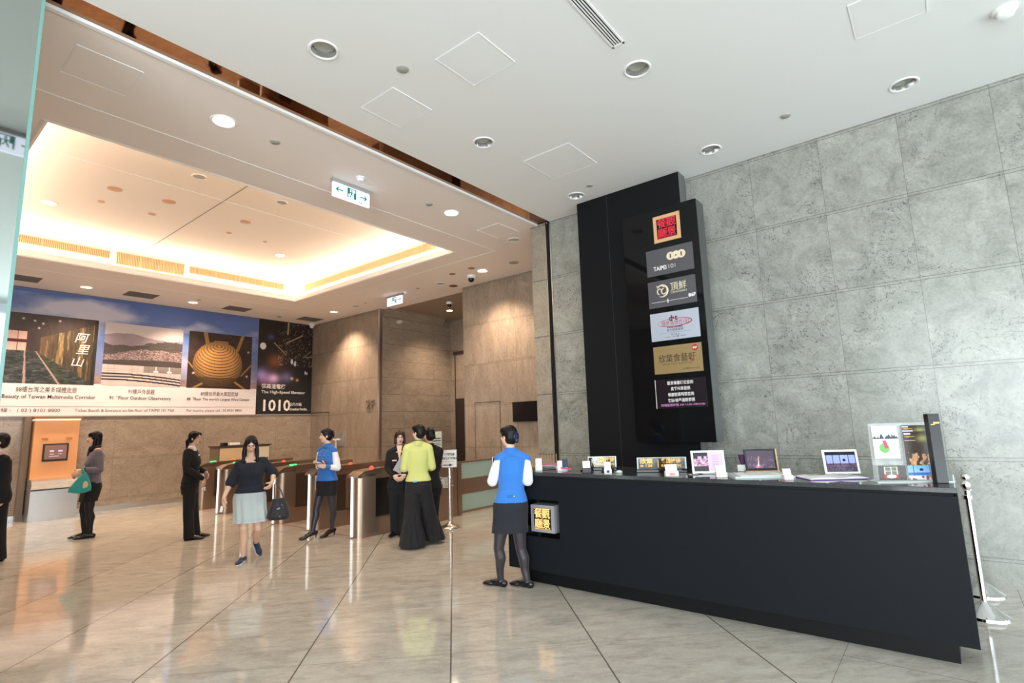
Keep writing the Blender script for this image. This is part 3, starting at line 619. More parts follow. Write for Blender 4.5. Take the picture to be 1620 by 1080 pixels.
def ph_lift(u, v):
    n = fbm(u*5, v*9, 5, 41); f = fbm(u*60, v*90, 3, 42)
    H = np.stack([.085+.05*n, .07+.04*n, .07+.05*n], -1)
    pi_ = v < .295; mid = np.clip(1-abs(v-.40)/.16, 0, 1)
    for (cx, cy, s, c) in ((.06, .42, .13, (.45, .46, .75)), (.30, .38, .10, (.85, .75, .95)), (.52, .40, .12, (.40, .42, .62)), (.30, .56, .14, (.5, .26, .12)), (.72, .37, .03, (1, .7, .3)), (.62, .385, .03, (1, .6, .4)), (.14, .36, .16, (.45, .3, .4)), (.22, .82, .06, (.2, .22, .4))):
        g = np.exp(-(((u-cx)/s)**2+((v-cy)/(s*.55))**2)); H = H+g[..., None]*np.array(c)*.85
    for (cx, cy, w, h) in ((.61, .57, .022, .03), (.67, .55, .02, .03), (.87, .455, .012, .02), (.90, .45, .01, .018)): H = np.where((((u-cx)/w)**2+((v-cy)/h)**2 < 1)[..., None], np.array([.85, .85, .95]), H)
    H = np.where((((u-.085)/.052)**2+((v-.715)/.037)**2 < 1)[..., None], np.array([.90, .90, .88]), H)
    sp = (f > .70) & (u > .35) & (v > .52) & (abs((v-.52)-(u-.3)*.5) < .35); H = H+sp[..., None]*np.array([.5, .42, .34])
    for (x0, y0, x1, y1, w) in ((.53, 1, .52, .87, .014), (.50, .77, .80, .87, .009), (.82, .62, .97, .70, .006), (.88, .63, 1, .64, .006), (.28, .76, .50, .64, .008)):
        t = np.clip(((u-x0)*(x1-x0)+(v-y0)*(y1-y0))/((x1-x0)**2+(y1-y0)**2), 0, 1); d = np.hypot(u-x0-t*(x1-x0), (v-y0-t*(y1-y0))*1.5); H = np.where((d < w)[..., None], np.array([.72, .58, .42]), H)
    return np.where(pi_[..., None], np.array([.10, .095, .10]), H)
for nm, x0, x1, z0, z1, fn, nx, ny, lb in (('photo_print', 1.60, 3.52, 2.78, 4.26, ph_rail, 170, 130, 'photo of a railway hall with a mossy wall'), ('photo_print', 3.65, 5.28, 2.79, 4.25, ph_deck, 150, 130, 'photo of a city seen from a roof deck'),
                             ('photo_print', 5.42, 7.03, 2.79, 4.25, ph_ball, 150, 140, 'photo of a ribbed golden ball'), ('dark_print', 7.20, 8.87, 2.11, 4.80, ph_lift, 160, 240, 'black end panel about the elevator')):
    reparent(print_grid(nm, (x0, YF-.003, z0), RX, UZ, x1-x0, z1-z0, nx, ny, fn, M_PRINT, label=lb), mural)
def txt_part(parent, name, items, m):
    for it in items: g = BM(); text(g, *it[0], **it[1]); o = obj(name, g, m); reparent(o, parent)
    return o
O = lambda x, z: (x, YF-.004, z)
T = lambda s, size, x, z, **k: ((s, size, O(x, z), RX, UZ), k)
txt_part(mural, 'caption_lettering', [T('88樓台灣之美多媒體走廊', .13, 2.73, 2.61, width=1.0), T('88th Floor Beauty of Taiwan Multimedia Corridor', .115, 2.57, 2.47, width=2.0, bold=.008),
    T('91樓戶外景觀', .13, 4.46, 2.61, width=.54), T('91   Floor Outdoor Observatory', .115, 4.46, 2.47, width=1.26, bold=.008), T('st', .055, 3.98, 2.53),
    T('89樓世界最大風阻尼球', .125, 6.24, 2.60, width=.94), T('88   Floor The world\'s Largest Wind Damper', .095, 6.24, 2.475, width=1.58, bold=.008), T('th', .05, 5.60, 2.53),
    T('服務專線 :   ( 02 ) 8101 8800', .095, 2.35, 2.19, width=1.25), T('Ticket Booth & Entrance on 5th floor of TAIPEI 101 Mall', .09, 4.20, 2.19, width=1.95), T('For inquiry, please call : 02 8101 8800', .08, 6.14, 2.19, width=1.36)], M_INKD)
txt_part(mural, 'white_lettering', [T('超高速電梯', .145, 7.34, 2.845, align='LEFT', bold=.02, width=.70), T('The High-Speed Elevator', .115, 7.34, 2.70, align='LEFT', bold=.015, width=1.32),
    T('1010', .44, 7.33, 2.21, align='LEFT', bold=.02, width=.80), T('公尺/分鐘', .10, 8.20, 2.36, align='LEFT', bold=.015, width=.36), T('meter/min.', .11, 8.20, 2.22, align='LEFT', bold=.02, width=.55)], M_INKW)
g = BM(); text(g, '阿', .24, O(3.22, 3.74), RX, UZ, shear=.25); text(g, '里', .24, O(3.26, 3.48), RX, UZ, shear=.25); text(g, '山', .24, O(3.18, 3.20), RX, UZ, shear=.25)
reparent(obj('brush_lettering', g, M_INKW), mural)
g = BM(); box(g, -1.3, 7.16, YF-.006, YF-.003, 2.305, 2.312); reparent(obj('rule_line', g, mat('tan_ink', rgb(196, 176, 166), .7)), mural)
g = BM(); box(g, -1.3, 8.87, YF-.01, YM-.001, 2.085, 2.11); reparent(obj('lower_rail', g, mat('grey_rail2', rgb(176, 168, 160), .4, .2)), mural)
g = BM(); box(g, -1.3, 8.87, YF+.002, YM, 2.11, 4.80); reparent(obj('backing', g, M_PAPER), mural)
# 2F letters on the inner wall
g = BM(); q = text(g, '2F', .34, (XI-.006, 11.98, 2.14), (0, -1, 0), UZ, bold=.0, width=.36)
M_ENG = mat('raised_letters', rgb(150, 128, 108), .3, .6)
r_ = bmesh.ops.extrude_face_region(g, geom=g.faces[:]); bmesh.ops.translate(g, vec=(-.025, 0, 0), verts=[v for v in r_['geom'] if isinstance(v, bmesh.types.BMVert)])
tag(obj('floor_number_letters', g, M_ENG), 'raised metal 2F letters on the stone wall', 'letters')
# ------------------------------------------------------------------ ticket desk at the left wall
t = thing('ticket_desk', 'steel ticket desk with steel back panel coloured as if warmly lit under the mural', 'ticket desk', (2.92, 14.6, 0))
M_WARMLIT = mat('warm_lit_steel_panel', rgb(232, 166, 112), .42, .25, bump=.05, bscale=60)  # brushed steel with the warm reflected light put into its colour
g = BM(); box(g, -.40, .36, -.28, .29, 0, .60); obj('body', g, M_STEEL, t)
g = BM(); prism(g, [(-.25, .60), (-.30, .64), (-.33, .72), (-.30, .79), (-.22, .82), (.28, .82), (.28, .60)], 'x', -.40, .36); obj('worktop', g, mat('satin_steel', (.72, .74, .76), .22, .9), t, smooth=True)
g = BM(); box(g, -.38, .36, .03, .29, .82, 2.0); bp = obj('back_panel', g, M_WARMLIT, t)
for dx in (-.20, .20):
    g = BM(); box(g, dx-.05, dx+.05, .022, .03, 1.60, 1.64); obj('speaker_slot', g, mat('warm_lit_slot', rgb(176, 122, 84), .5), bp)
g = BM(); box(g, -.38, .36, -.02, .29, 2.0, 2.03); obj('light_strip', g, mat('warm_strip', (1, .7, .5), .4, emit=(1, .62, .45), es=1.0), t)
g = BM(); box(g, -.40, .38, -.02, .29, 2.03, 2.075); obj('top_cap', g, mat('warm_lit_cap', rgb(150, 108, 80), .5), t)
sc = BM(); box(sc, -.22, .20, -.0, .03, 1.16, 1.52, bevel=.006); s_ = obj('screen', sc, mat('black_bezel', rgb(38, 32, 30), .4), t)
g = BM(); box(g, -.19, .17, -.004, .0, 1.20, 1.49); obj('screen_glass', g, mat('dim_screen', rgb(120, 92, 80), .2, emit=rgb(120, 92, 84), es=.35), s_)
g = BM()
for (x, z, w) in ((-.11, 1.35, .07), (.03, 1.35, .07), (-.11, 1.30, .08), (.03, 1.30, .07), (-.11, 1.255, .16)): box(g, x, x+w, -.006, -.004, z, z+(.035 if z > 1.34 else .012))
obj('screen_marks', g, mat('screen_marks', rgb(200, 170, 190), .4, emit=rgb(190, 160, 190), es=.5), s_)
if 0: l = bpy.data.lights.new('desk_glow', 'AREA'); l.shape = 'RECTANGLE'; l.size = .7; l.size_y = .05; l.energy = 4; l.color = (1, .62, .38)
if 0: lo = bpy.data.objects.new('desk_glow', l); COL.objects.link(lo); lo.location = (2.91, 14.52, 1.99); lo.rotation_euler = (math.radians(-8), 0, 0)
# dark strip standing in for the shadow on the wall beside the desk
g = BM(); box(g, 2.40, 2.50, YM-.16, YM, 0, 2.08); tag(obj('shadow_strip', g, mat('painted_shadow', rgb(120, 104, 88), .4, bump=.1, bscale=30)), 'narrow dark strip painted as the shadow left of the ticket desk', 'painted shadow')
# ------------------------------------------------------------------ turnstiles
M_BST = mat('bronze_turnstile', rgb(160, 138, 120), .28, .75, bump=.04, bscale=120); M_BSTD = mat('dark_bronze', rgb(92, 76, 65), .35, .6); M_STRIP = mat('turnstile_light_strip', (1, 1, 1), .3, emit=(.80, .92, .93), es=.75)
M_TOP = mat('turnstile_top', rgb(176, 150, 128), .2, .85); M_PANEL = mat('black_turnstile_panel', rgb(24, 22, 22), .25); M_REDL = mat('red_indicator', rgb(230, 60, 50), .3, emit=rgb(255, 70, 60), es=1.4); M_GRNL = mat('green_indicator', rgb(60, 220, 120), .3, emit=rgb(70, 240, 140), es=1.2)
M_LOGO = mat('white_logo_vinyl', rgb(230, 226, 220), .4)
def pill(L0, L1, hw, n=8, r=None):
    r = r or hw
    P = [(L0+r-r*math.sin(a), hw*math.cos(a)) for a in np.linspace(0, PI, n)]        # rounded front
    return P[::-1] and [(L1, hw)]+[(L0+r-r*math.sin(a), hw*math.cos(a)) for a in np.linspace(0, PI, n)]+[(L1, -hw)]
def turnstile(y, label, L=1.55, black=False, lights=('g', 'r')):
    t = thing('turnstile', label, 'turnstile', (5.0, y, 0), group='row of ticket turnstiles')
    hw = .135
    g = BM(); prism(g, pill(.02, .34, hw), 'z', 0, .90); obj('front_housing', g, M_BST, t, smooth=True)
    g = BM(); box(g, -.002, .016, -.019, .019, .02, .90); obj('light_strip', g, M_STRIP, t)
    # body with recessed side panels
    g = BM(); box(g, .34, L, -hw+.02, hw-.02, 0, .90); box(g, .34, L, -hw, hw, 0, .26); box(g, L-.06, L, -hw, hw, .26, .92); box(g, .34, L, -hw, hw, .86, .94); obj('body', g, M_BST, t)
    for s in (-1, 1):
        g = BM(); y0 = s*(hw-.018); box(g, .36, .62, min(y0, y0+s*.012), max(y0, y0+s*.012), .28, .85); obj('side_panel', g, M_PANEL if black else M_BSTD, t)
        g = BM(); box(g, .66, L-.08, min(y0, y0+s*.008), max(y0, y0+s*.008), .30, .85); obj('side_plate', g, M_BST, t)
        g = BM(); box(g, .34, L, s*hw-.003, s*hw+.003, .262, .27); obj('seam', g, M_BSTD, t)
    # sloping lid
    g = BM(); A = [(.0, .885), (.03, .925), (.12, .975), (.34, 1.0), (L, 1.03), (L, .94), (.34, .93), (.06, .88)]; prism(g, [(a, z) for a, z in A], 'y', -hw-.006, hw+.006); obj('lid', g, M_TOP, t, smooth=False)
    for q, (xx, c) in enumerate(zip((.36, .80), lights)):
        g = BM(); yy = 0
        if c == 'g': box(g, xx-.06, xx+.06, -.03, .03, 1.0, 1.016, bevel=.004)
        else: lathe(g, [(.035, .0), (.034, .014), (.025, .028), (.012, .035), (.001, .036)], (xx, 0, 1.003))
        obj('indicator_lamp', g, M_GRNL if c == 'g' else M_REDL, t, smooth=True)
    return t
YS = [7.20, 8.40, 9.55, 10.70, 11.82, 12.95]
TL = ['turnstile nearest the sign stand with a black side panel', 'second turnstile, directly behind the lady in the blue vest', 'third turnstile, right of the walking lady\'s handbag', 'turnstile hidden behind the walking lady', 'fifth turnstile, left of the walking lady near the guard', 'farthest turnstile in front of the marble wall']
for i, y in enumerate(YS): turnstile(y, TL[i], black=(i == 0), lights=[('r', 'r'), ('g', 'r'), ('g', 'r'), ('g', 'r'), ('g', 'r'), ('g', 'r')][i])
# engraved logos on the nearest turnstile
g = BM()
for k in range(7): box(g, 5.74, 5.98-.0*k, 7.058-.002, 7.058, .53+k*.035, .548+k*.035)
tube(g, [(5.70+.06*math.cos(a), 7.055, .64+.10*math.sin(a)) for a in np.linspace(-2.2, 2.2, 14)], .010)
o = obj('striped_logo', g, M_LOGO); o.parent = [q for q in bpy.data.objects if q.name == 'turnstile'][0]; o.location = (-5.0, -7.2, 0)
# bronze pedestal beyond it with scroll logo
t = thing('bronze_pedestal', 'bronze cabinet with white scroll emblem behind the ladies', 'cabinet', (6.69, 7.2, 0))
g = BM(); box(g, -.10, .22, -.15, .13, 0, .90); obj('body', g, M_BST, t)
g = BM(); box(g, -.11, .23, -.16, .14, .90, .93); obj('top', g, M_TOP, t)
g = BM()
for k in range(9): box(g, .07, .20, -.156, -.151, .55+k*.021, .562+k*.021)
def spiral(cx, cz, r, s, n=22): return [(cx+s*r*(1-i/n*.75)*math.cos(i*.42), -.158, cz+r*(1-i/n*.75)*math.sin(i*.42)) for i in range(n)]
tube(g, spiral(.045, .66, .045, 1), .0085, 6); tube(g, spiral(-.045, .66, .045, -1), .0085, 6); tube(g, [(.10*math.cos(a), -.157, .645+.095*math.sin(a)) for a in np.linspace(-.6, PI+.6, 20)], .008, 6)
tube(g, [(.022*math.cos(a), -.157, .575+.022*math.sin(a)) for a in np.linspace(0, 2*PI, 12)], .007, 6)
obj('scroll_emblem', g, M_LOGO, t)
t = thing('notice_stand', 'tall pale notice board with green patch behind the ladies', 'notice board', (6.78, 7.22, .93))
g = BM(); box(g, -.13, .13, -.008, .008, 0, .60, bevel=.004); obj('board', g, mat('pale_green_board', rgb(216, 220, 204), .4), t)
g = BM(); box(g, -.03, .12, -.012, -.009, .24, .30); obj('green_patch', g, mat('lime_patch', rgb(190, 204, 60), .5), t)
g = BM()
for k in range(6): box(g, -.02+k*.02, -.014+k*.02, -.012, -.009, .02, .22)
for k, (z, w, hh) in enumerate(((.47, .2, .018), (.43, .2, .018), (.39, .18, .008), (.36, .2, .008), (.33, .14, .008))): box(g, -w/2, w/2, -.012, -.009, z, z+hh)
obj('print_lines', g, M_INKD, t)
# gate and low glass barrier
t = thing('swing_gate', 'low bronze swing gate post with a curved steel pull handle', 'gate', (7.0, 7.22, 0))
g = BM(); box(g, .14, .24, -.05, .05, 0, .93); box(g, .26, .36, -.05, .05, 0, .93); obj('post', g, M_BST, t)
g = BM(); box(g, -.06, .0, -.02, .02, .0, .93); obj('hinge_post', g, mat('amber_wood', rgb(196, 142, 92), .4), t)
g = BM(); tube(g, [(.13-.0-.16*math.sin(a), -.07, .73+.17*math.cos(a)) for a in np.linspace(0, PI, 18)], .011); obj('pull_handle', g, M_CHROME, t, smooth=True)
t = thing('glass_barrier', 'low bronze barrier with two frosted glass bands left of the counter lady', 'barrier', (7.40, 7.35, 0))
g = BM(); box(g, -.02, .06, -.04, .04, 0, .95); box(g, .06, 1.46, -.03, .03, .34, .62); box(g, 0, 1.46, -.035, .035, .92, .95); box(g, 0, 1.46, -.035, .035, .0, .035); obj('frame', g, M_BST, t)
for z0, z1 in ((.035, .34), (.62, .92)):
    g = BM(); box(g, .06, 1.46, -.012, .012, z0, z1); obj('frosted_glass', g, mat('frosted_green_glass', rgb(176, 204, 192), .35, spec=.6, emit=None), t)
g = BM(); box(g, 5.10, 5.12, 6.9, 13.1, .0005, .002); tag(obj('red_floor_line', g, mat('red_line', rgb(170, 60, 44), .5)), 'thin red line on the floor along the turnstiles', 'floor marking')
# kiosk desk behind the turnstiles
t = thing('service_kiosk', 'high desk with cream panels behind the turnstiles', 'desk', (5.6, 13.3, 0))
g = BM(); box(g, 0, 1.22, -.02, .45, 0, 1.30); obj('body', g, mat('grey_kiosk', rgb(120, 104, 90), .5), t)
g = BM(); box(g, .03, .62, -.03, -.02, .82, 1.27); obj('cream_panel', g, mat('cream_panel', rgb(222, 196, 150), .5), t)
g = BM(); box(g, .66, 1.20, -.03, -.02, .82, 1.27); obj('white_panel', g, mat('ivory_panel', rgb(220, 212, 190), .5), t)
g = BM(); box(g, -.03, 1.25, -.05, .48, 1.30, 1.33); obj('top', g, M_BSTD, t)
g = BM(); box(g, 5.72, 5.84, 13.35, 13.5, 1.331, 1.40, bevel=.01); tag(obj('ticket_printer', g, M_PANEL), 'small black printer on the kiosk desk top', 'printer')
g = BM(); box(g, 5.88, 6.12, 13.35, 13.5, 1.331, 1.39, bevel=.008); tag(obj('tissue_box', g, M_WHITE), 'white box on the kiosk desk top', 'box')
# wall phone unit
t = thing('wall_phone', 'steel wall-mounted intercom unit on the marble beneath the 2F letters', 'intercom', (XI, 13.3, 1.35))
g = BM(); box(g, -.06, 0, -.14, .14, -.18, .18, bevel=.01); obj('housing', g, M_STEEL, t)
g = BM(); box(g, -.16, -.06, .0, .16, -.02, .02); box(g, -.14, -.10, .07, .10, -.30, -.02); obj('shelf_arm', g, M_WHITE, t)
# television
t = thing('television', 'flat black television on the inner wall beside the pillar', 'television', (XI, 6.70, 1.87))
g = BM(); box(g, -.09, -.04, -.36, .36, -.205, .205, bevel=.006); obj('case', g, M_PANEL, t)
g = BM(); box(g, -.094, -.09, -.345, .345, -.19, .19); obj('screen', g, mat('dark_screen', rgb(28, 24, 24), .12), t)
g = BM(); box(g, -.04, .0, -.1, .1, -.1, .1); obj('wall_bracket', g, M_STEEL, t)
# sign stand
t = thing('sign_stand', 'chrome stand holding a white notice with black arrow', 'sign stand', (6.35, 6.46, 0))
g = BM(); lathe(g, [(.17, 0), (.175, .012), (.165, .025), (.10, .045), (.05, .07), (.032, .10), (.02, .11)]); obj('base', g, M_CHROME, t, smooth=True)
g = BM(); cyl(g, (0, 0, .09), (0, 0, .95), .022); lathe(g, [(.022, .78), (.032, .785), (.032, .81), (.022, .815)]); obj('pole', g, M_CHROME, t, smooth=True)
d = Vector((.70, -.714, 0)); n_ = Vector((.714, .70, 0)); MM = Matrix(((d.x, n_.x, 0, 0), (d.y, n_.y, 0, 0), (0, 0, 1, .95), (0, 0, 0, 1)))
g = BM(); box(g, -.125, .125, -.008, .008, 0, .29, MM); obj('frame', g, mat('grey_frame', rgb(140, 134, 128), .4, .4), t)
g = BM(); box(g, -.115, .115, -.011, -.008, .01, .28, MM); obj('notice_sheet', g, M_PAPER, t)
g = BM(); o0 = Vector((0, 0, .95))-n_*.012
text(g, '參觀觀景', .045, o0+Vector((0, 0, .195)), d, UZ, bold=.02); text(g, '請至五樓購票處', .040, o0+Vector((0, 0, .135)), d, UZ, bold=.02); text(g, 'Please buy tickets on the 5th floor', .014, o0+Vector((0, 0, .095)), d, UZ); 
quad(g, o0, d, Vector((0, 0, 1)), -.10, .02, .035, .05); arr = [(.0, .02), (.06, .042), (.0, .066)]
g.faces.new([g.verts.new(o0+d*a+Vector((0, 0, 1))*c-n_*.001) for a, c in arr]); obj('lettering', g, M_INKD, t)
# stanchions by the right wall
def stanchion(x, y, label):
    t = thing('rope_stanchion', label, 'stanchion', (x, y, 0), group='chrome rope stanchions behind the counter')
    g = BM(); lathe(g, [(.15, 0), (.155, .01), (.15, .03), (.11, .055), (.06, .10), (.03, .12), (.022, .13)]); obj('base', g, M_CHROME, t, smooth=True)
    g = BM(); cyl(g, (0, 0, .12), (0, 0, .97), .021); obj('pole', g, M_CHROME, t, smooth=True)
    g = BM(); lathe(g, [(.021, .90), (.034, .905), (.034, .935), (.021, .94), (.015, .97), (.02, .975), (.034, .995), (.038, 1.02), (.030, 1.045), (.012, 1.057), (.001, 1.058)]); obj('finial', g, M_CHROME, t, smooth=True)
    g = BM(); tube(g, [(.03+.02*math.cos(a)-.0, .0, .90+.02*math.sin(a)) for a in np.linspace(-1.2, 3, 10)], .007); obj('hook', g, M_CHROME, t, smooth=True); return t
stanchion(5.80, -.045, 'nearer chrome rope stanchion behind the counter end'); stanchion(6.46, -.055, 'farther chrome rope stanchion against the marble wall')
g = BM(); tube(g, [(5.865, -.045, .89), (5.895, -.046, .80), (5.95, -.048, .62), (6.05, -.05, .50), (6.16, -.05, .50), (6.28, -.052, .62), (6.36, -.054, .80), (6.40, -.055, .89)], .018)
tag(obj('stanchion_rope', g, mat('grey_velvet_rope', rgb(176, 168, 170), .7)), 'pale rope hanging between the two chrome stanchions', 'rope')
# ------------------------------------------------------------------ tall black panel and light-box sign
t = thing('black_backdrop', 'tall black panel rising to the ceiling behind the counter', 'panel', (6.56, 3.15, 0))
g = BM(); box(g, 0, .22, -.78, .28, 0, HC-.005); box(g, 0, .22, .285, .77, 0, HC-.005); obj('board', g, mat('black_board', rgb(17, 18, 21), .55, bump=.05, bscale=200, spec=.2), t)
g = BM(); box(g, .005, .21, .28, .285, 0, HC-.01); box(g, .0, .2, -.784, -.78, .0, HC-.005); obj('edge_band', g, mat('grey_edge', rgb(110, 112, 112), .4, .3), t)
t = thing('directory_sign', 'tall gloss black directory sign with six plates on the black panel', 'sign', (6.30, 2.58, 1.345))
g = BM(); box(g, .02, .255, -.49, .50, 0, 2.935); obj('box', g, mat('dark_steel_side', rgb(98, 102, 102), .38, .5), t)
g = BM(); box(g, 0, .02, -.49, .50, 0, 2.935); obj('front_glass', g, mat('sign_front_glass', rgb(14, 14, 16), .05, spec=.35), t)
SX = 6.298; RS = (0, -1, 0)
P_ = lambda s, size, y, z, **k: ((s, size, (SX-.0042, y, z), RS, UZ), k)
def plate(name, y0, y1, z0, z1, m, label): g = BM(); box(g, SX-.004, SX, y0, y1, z0, z1); o = obj(name, g, m, label=label); o.parent = t; o.location = -t.location; return o
def letters(parent, name, items, m, extra=None):
    for it in items:
        g = BM(); text(g, *it[0], **it[1]); o = obj(name, g, m); o.parent = parent
    if extra: g = BM(); extra(g); o = obj(name.replace('lettering', 'marks'), g, m); o.parent = parent
    return o
M_PLG = mat('grey_plate', rgb(84, 82, 86), .18); M_PLS = mat('silver_plate', rgb(186, 192, 204), .35, .3); M_PLGO = mat('gold_plate', rgb(186, 158, 112), .3, .6, bump=.04, bscale=80); M_RED = mat('seal_red', rgb(214, 40, 60), .5, emit=rgb(220, 40, 60), es=.35)
M_CREAM = mat('cream_logo', rgb(222, 206, 178), .4); M_NAVY = mat('navy_ink', rgb(40, 40, 70), .5); M_CRIM = mat('crimson_ink', rgb(170, 48, 48), .5); M_BRNK = mat('dark_brown_ink', rgb(50, 36, 24), .5); M_PINK = mat('pink_ink', rgb(206, 130, 190), .5)
fr = plate('seal_frame', 2.30, 2.65, 3.83, 4.18, mat('tan_frame', rgb(206, 164, 118), .45), None)
bk = BM(); box(bk, SX-.006, SX-.004, 2.345, 2.605, 3.875, 4.135); o = obj('seal_field', bk, M_GBLACK); o.parent = fr
def seal(parent, m, right, up, org, s):
    g = BM(); R = Vector(right); U = Vector(up); o = Vector(org)
    for ch, cx, cy in (('觀', .25, .27), ('景', .25, -.23), ('餐', -.25, .27), ('廳', -.25, -.23)):
        text(g, ch, s*.50, o+R*(cx*s)+U*((cy-.19)*s), right, up, bold=.004, squeeze=.98)
    for a, b_, c, d_ in ((-.5, .5, .485, .5), (-.5, .5, -.5, -.485), (-.01, .01, -.5, .5)): quad(g, o, R, U, a*s, b_*s, c*s, d_*s)
    q = obj('seal_characters', g, m); q.parent = parent; return q
seal(fr, M_RED, RS, UZ, (SX-.008, 2.475, 4.005), .25)
p = plate('plate', 2.17, 2.775, 3.41, 3.75, M_PLG, 'grey plate with three round coins and TAIPEI 101')
letters(p, 'white_lettering', [P_('TAIPEI', .075, 2.60, 3.475, bold=.015, width=.17), P_('I O I', .07, 2.445, 3.478, width=.085)], M_INKW)
def coins(g):
    for cy, r, w in ((2.455, .052, 0), (2.385, .052, 1), (2.315, .052, 0)):
        n = 24; vs = [g.verts.new((SX-.0052-.0005*w, cy+r*math.cos(2*PI*i/n), 3.63+r*math.sin(2*PI*i/n))) for i in range(n)]; g.faces.new(vs)
letters(p, 'coin_logo', [], M_CREAM, coins)
SX -= .003; letters(p, 'coin_holes', [P_('l', .07, 2.455, 3.605, bold=.04), P_('l', .07, 2.315, 3.605, bold=.04), P_('▪', .05, 2.385, 3.61)], M_GBLACK); SX += .003
p = plate('plate', 2.17, 2.78, 3.00, 3.34, M_PLG, 'grey plate with a round swirl emblem and 86F')
letters(p, 'cream_lettering', [P_('頂鮮', .115, 2.385, 3.195, width=.20), P_('DINGXIAN', .035, 2.385, 3.155, width=.20)], M_CREAM, lambda g: [tube(g, [(SX-.005, 2.60+.075*math.cos(a), 3.205+.075*math.sin(a)) for a in np.linspace(.9, 5.2, 22)], [.004+.010*math.sin(i/21*PI) for i in range(22)], 6), tube(g, [(SX-.005, 2.665-.045*k/9-.01*math.sin(k/9*PI*2), 3.275-.0*k) for k in range(2)], .006, 6), tube(g, [(SX-.005, 2.66-.10*k/9, 3.25+.022*math.sin(k/9*PI)) for k in range(10)], .008, 6), tube(g, [(SX-.005, 2.63+.028*math.cos(a), 3.20+.035*math.sin(a)) for a in np.linspace(-1.4, 2.4, 12)], .008, 6), tube(g, [(SX-.005, 2.575+.03*math.cos(a), 3.20+.035*math.sin(a)) for a in np.linspace(-2.6, 1.6, 12)], .008, 6)])
letters(p, 'white_lettering', [P_('86F', .06, 2.225, 3.075, bold=.03)], M_INKW, lambda g: (quad(g, (SX-.005, 2.475, 3.07), RS, UZ, -.27, .20, -.002, .002), quad(g, (SX-.005, 2.53, 3.07), RS, UZ, -.006, .006, -.025, .025)))
p = plate('plate', 2.165, 2.78, 2.58, 2.93, M_PLS, 'silver plate with a red ellipse and Chinese name')
letters(p, 'navy_lettering', [P_('d', .10, 2.515, 2.815, bold=.02), P_('t', .10, 2.445, 2.815, bold=.02), P_('PANORAMA', .032, 2.47, 2.725, bold=.03, width=.20), P_('高空觀景餐廳', .034, 2.47, 2.688, width=.21), P_('個 人 輕 食', .022, 2.47, 2.635), P_('101 大樓 85F', .018, 2.47, 2.61, width=.26)], M_NAVY, lambda g: quad(g, (SX-.005, 2.475, 2.668), RS, UZ, -.2, .2, -.001, .001))
letters(p, 'red_lettering', [P_('隨意鳥地方101', .068, 2.46, 2.762, width=.34), P_('·', .12, 2.48, 2.81, bold=.05)], M_CRIM, lambda g: tube(g, [(SX-.005, 2.47+.215*math.cos(a), 2.79+.048*math.sin(a)) for a in np.linspace(0, 2*PI, 40)], [.002+.004*(1-math.cos(2*PI*i/39))/2 for i in range(40)], 5))
p = plate('plate', 2.165, 2.77, 2.17, 2.51, M_PLGO, 'gold plate with dark Chinese restaurant name')
letters(p, 'brown_lettering', [P_('欣葉食藝軒', .105, 2.475, 2.315, width=.46), P_('SHINYEH DINING', .026, 2.48, 2.275, width=.36, spacing=1.2), P_('訂位專線 8101 0185', .024, 2.31, 2.205, width=.20)], M_BRNK)
def badge(g):
    vs = [g.verts.new((SX-.0055, 2.245+.038*math.cos(2*PI*i/24), 2.455+.038*math.sin(2*PI*i/24))) for i in range(24)]; g.faces.new(vs); quad(g, (SX-.005, 2.285, 2.31), RS, UZ, -.014, .014, -.014, .014)
letters(p, 'red_badge', [], M_CRIM, badge)
SX -= .003; letters(p, 'badge_number', [P_('85F', .035, 2.245, 2.443, bold=.03)], M_INKW); SX += .003
p = plate('plate', 2.155, 2.77, 1.75, 2.10, mat('black_glass_plate', rgb(34, 26, 32), .08), 'black plate with four lines of white Chinese text')
letters(p, 'white_lettering', [P_('觀景餐廳訂位查詢', .048, 2.46, 2.035, bold=.006, width=.32), P_('貴賓叫車服務', .048, 2.46, 1.965, bold=.006, width=.24), P_('餐廳營業時間查詢', .048, 2.46, 1.895, bold=.006, width=.32), P_('客訴/檢舉漏開發票', .048, 2.46, 1.825, bold=.006, width=.33)], M_INKW)
letters(p, 'pink_lettering', [P_('現場服務時間 AM 11:00~PM10:00', .034, 2.45, 1.775, bold=.01, width=.54)], M_PINK)
g = BM(); box(g, SX-.005, SX-.003, 2.772, 2.778, 1.75, 2.10); o = obj('bright_edge', g, M_INKW); o.parent = p
# ------------------------------------------------------------------ reception counter
t = thing('reception_counter', 'long black reception counter with stone top', 'counter', (4.6, 1.9, 0))
CY0, CY1 = .015-1.9, 3.80-1.9
g = BM()
# front skin with an opening for the lit seal
for a in ((CY0, 3.14-1.9, .14, 1.065), (3.575-1.9, CY1, .14, 1.065), (3.14-1.9, 3.575-1.9, .14, .475), (3.14-1.9, 3.575-1.9, .845, 1.065)): box(g, 0, .03, a[0], a[1], a[2], a[3])
box(g, .03, .80, CY0, CY0+.03, .14, 1.065); box(g, .03, .80, CY1-.03, CY1, .14, 1.065); box(g, .77, .80, CY0+.03, CY1-.03, .14, 1.065); obj('body', g, M_BLACK, t)
g = BM(); box(g, .10, .70, CY0+.11, CY1-.18, 0, .14); obj('plinth', g, mat('black_plinth', rgb(13, 13, 14), .5, spec=.25), t)
g = BM(); box(g, -.02+.02, .85, CY0, CY1, 1.085, 1.12, bevel=.003); obj('worktop', g, mat('black_granite_top', rgb(60, 62, 64), .08, bump=.01, var=.4, vscale=150), t)
g = BM(); box(g, .02, .8, CY0+.02, CY1-.02, 1.06, 1.09); obj('shadow_gap', g, M_DARK, t)
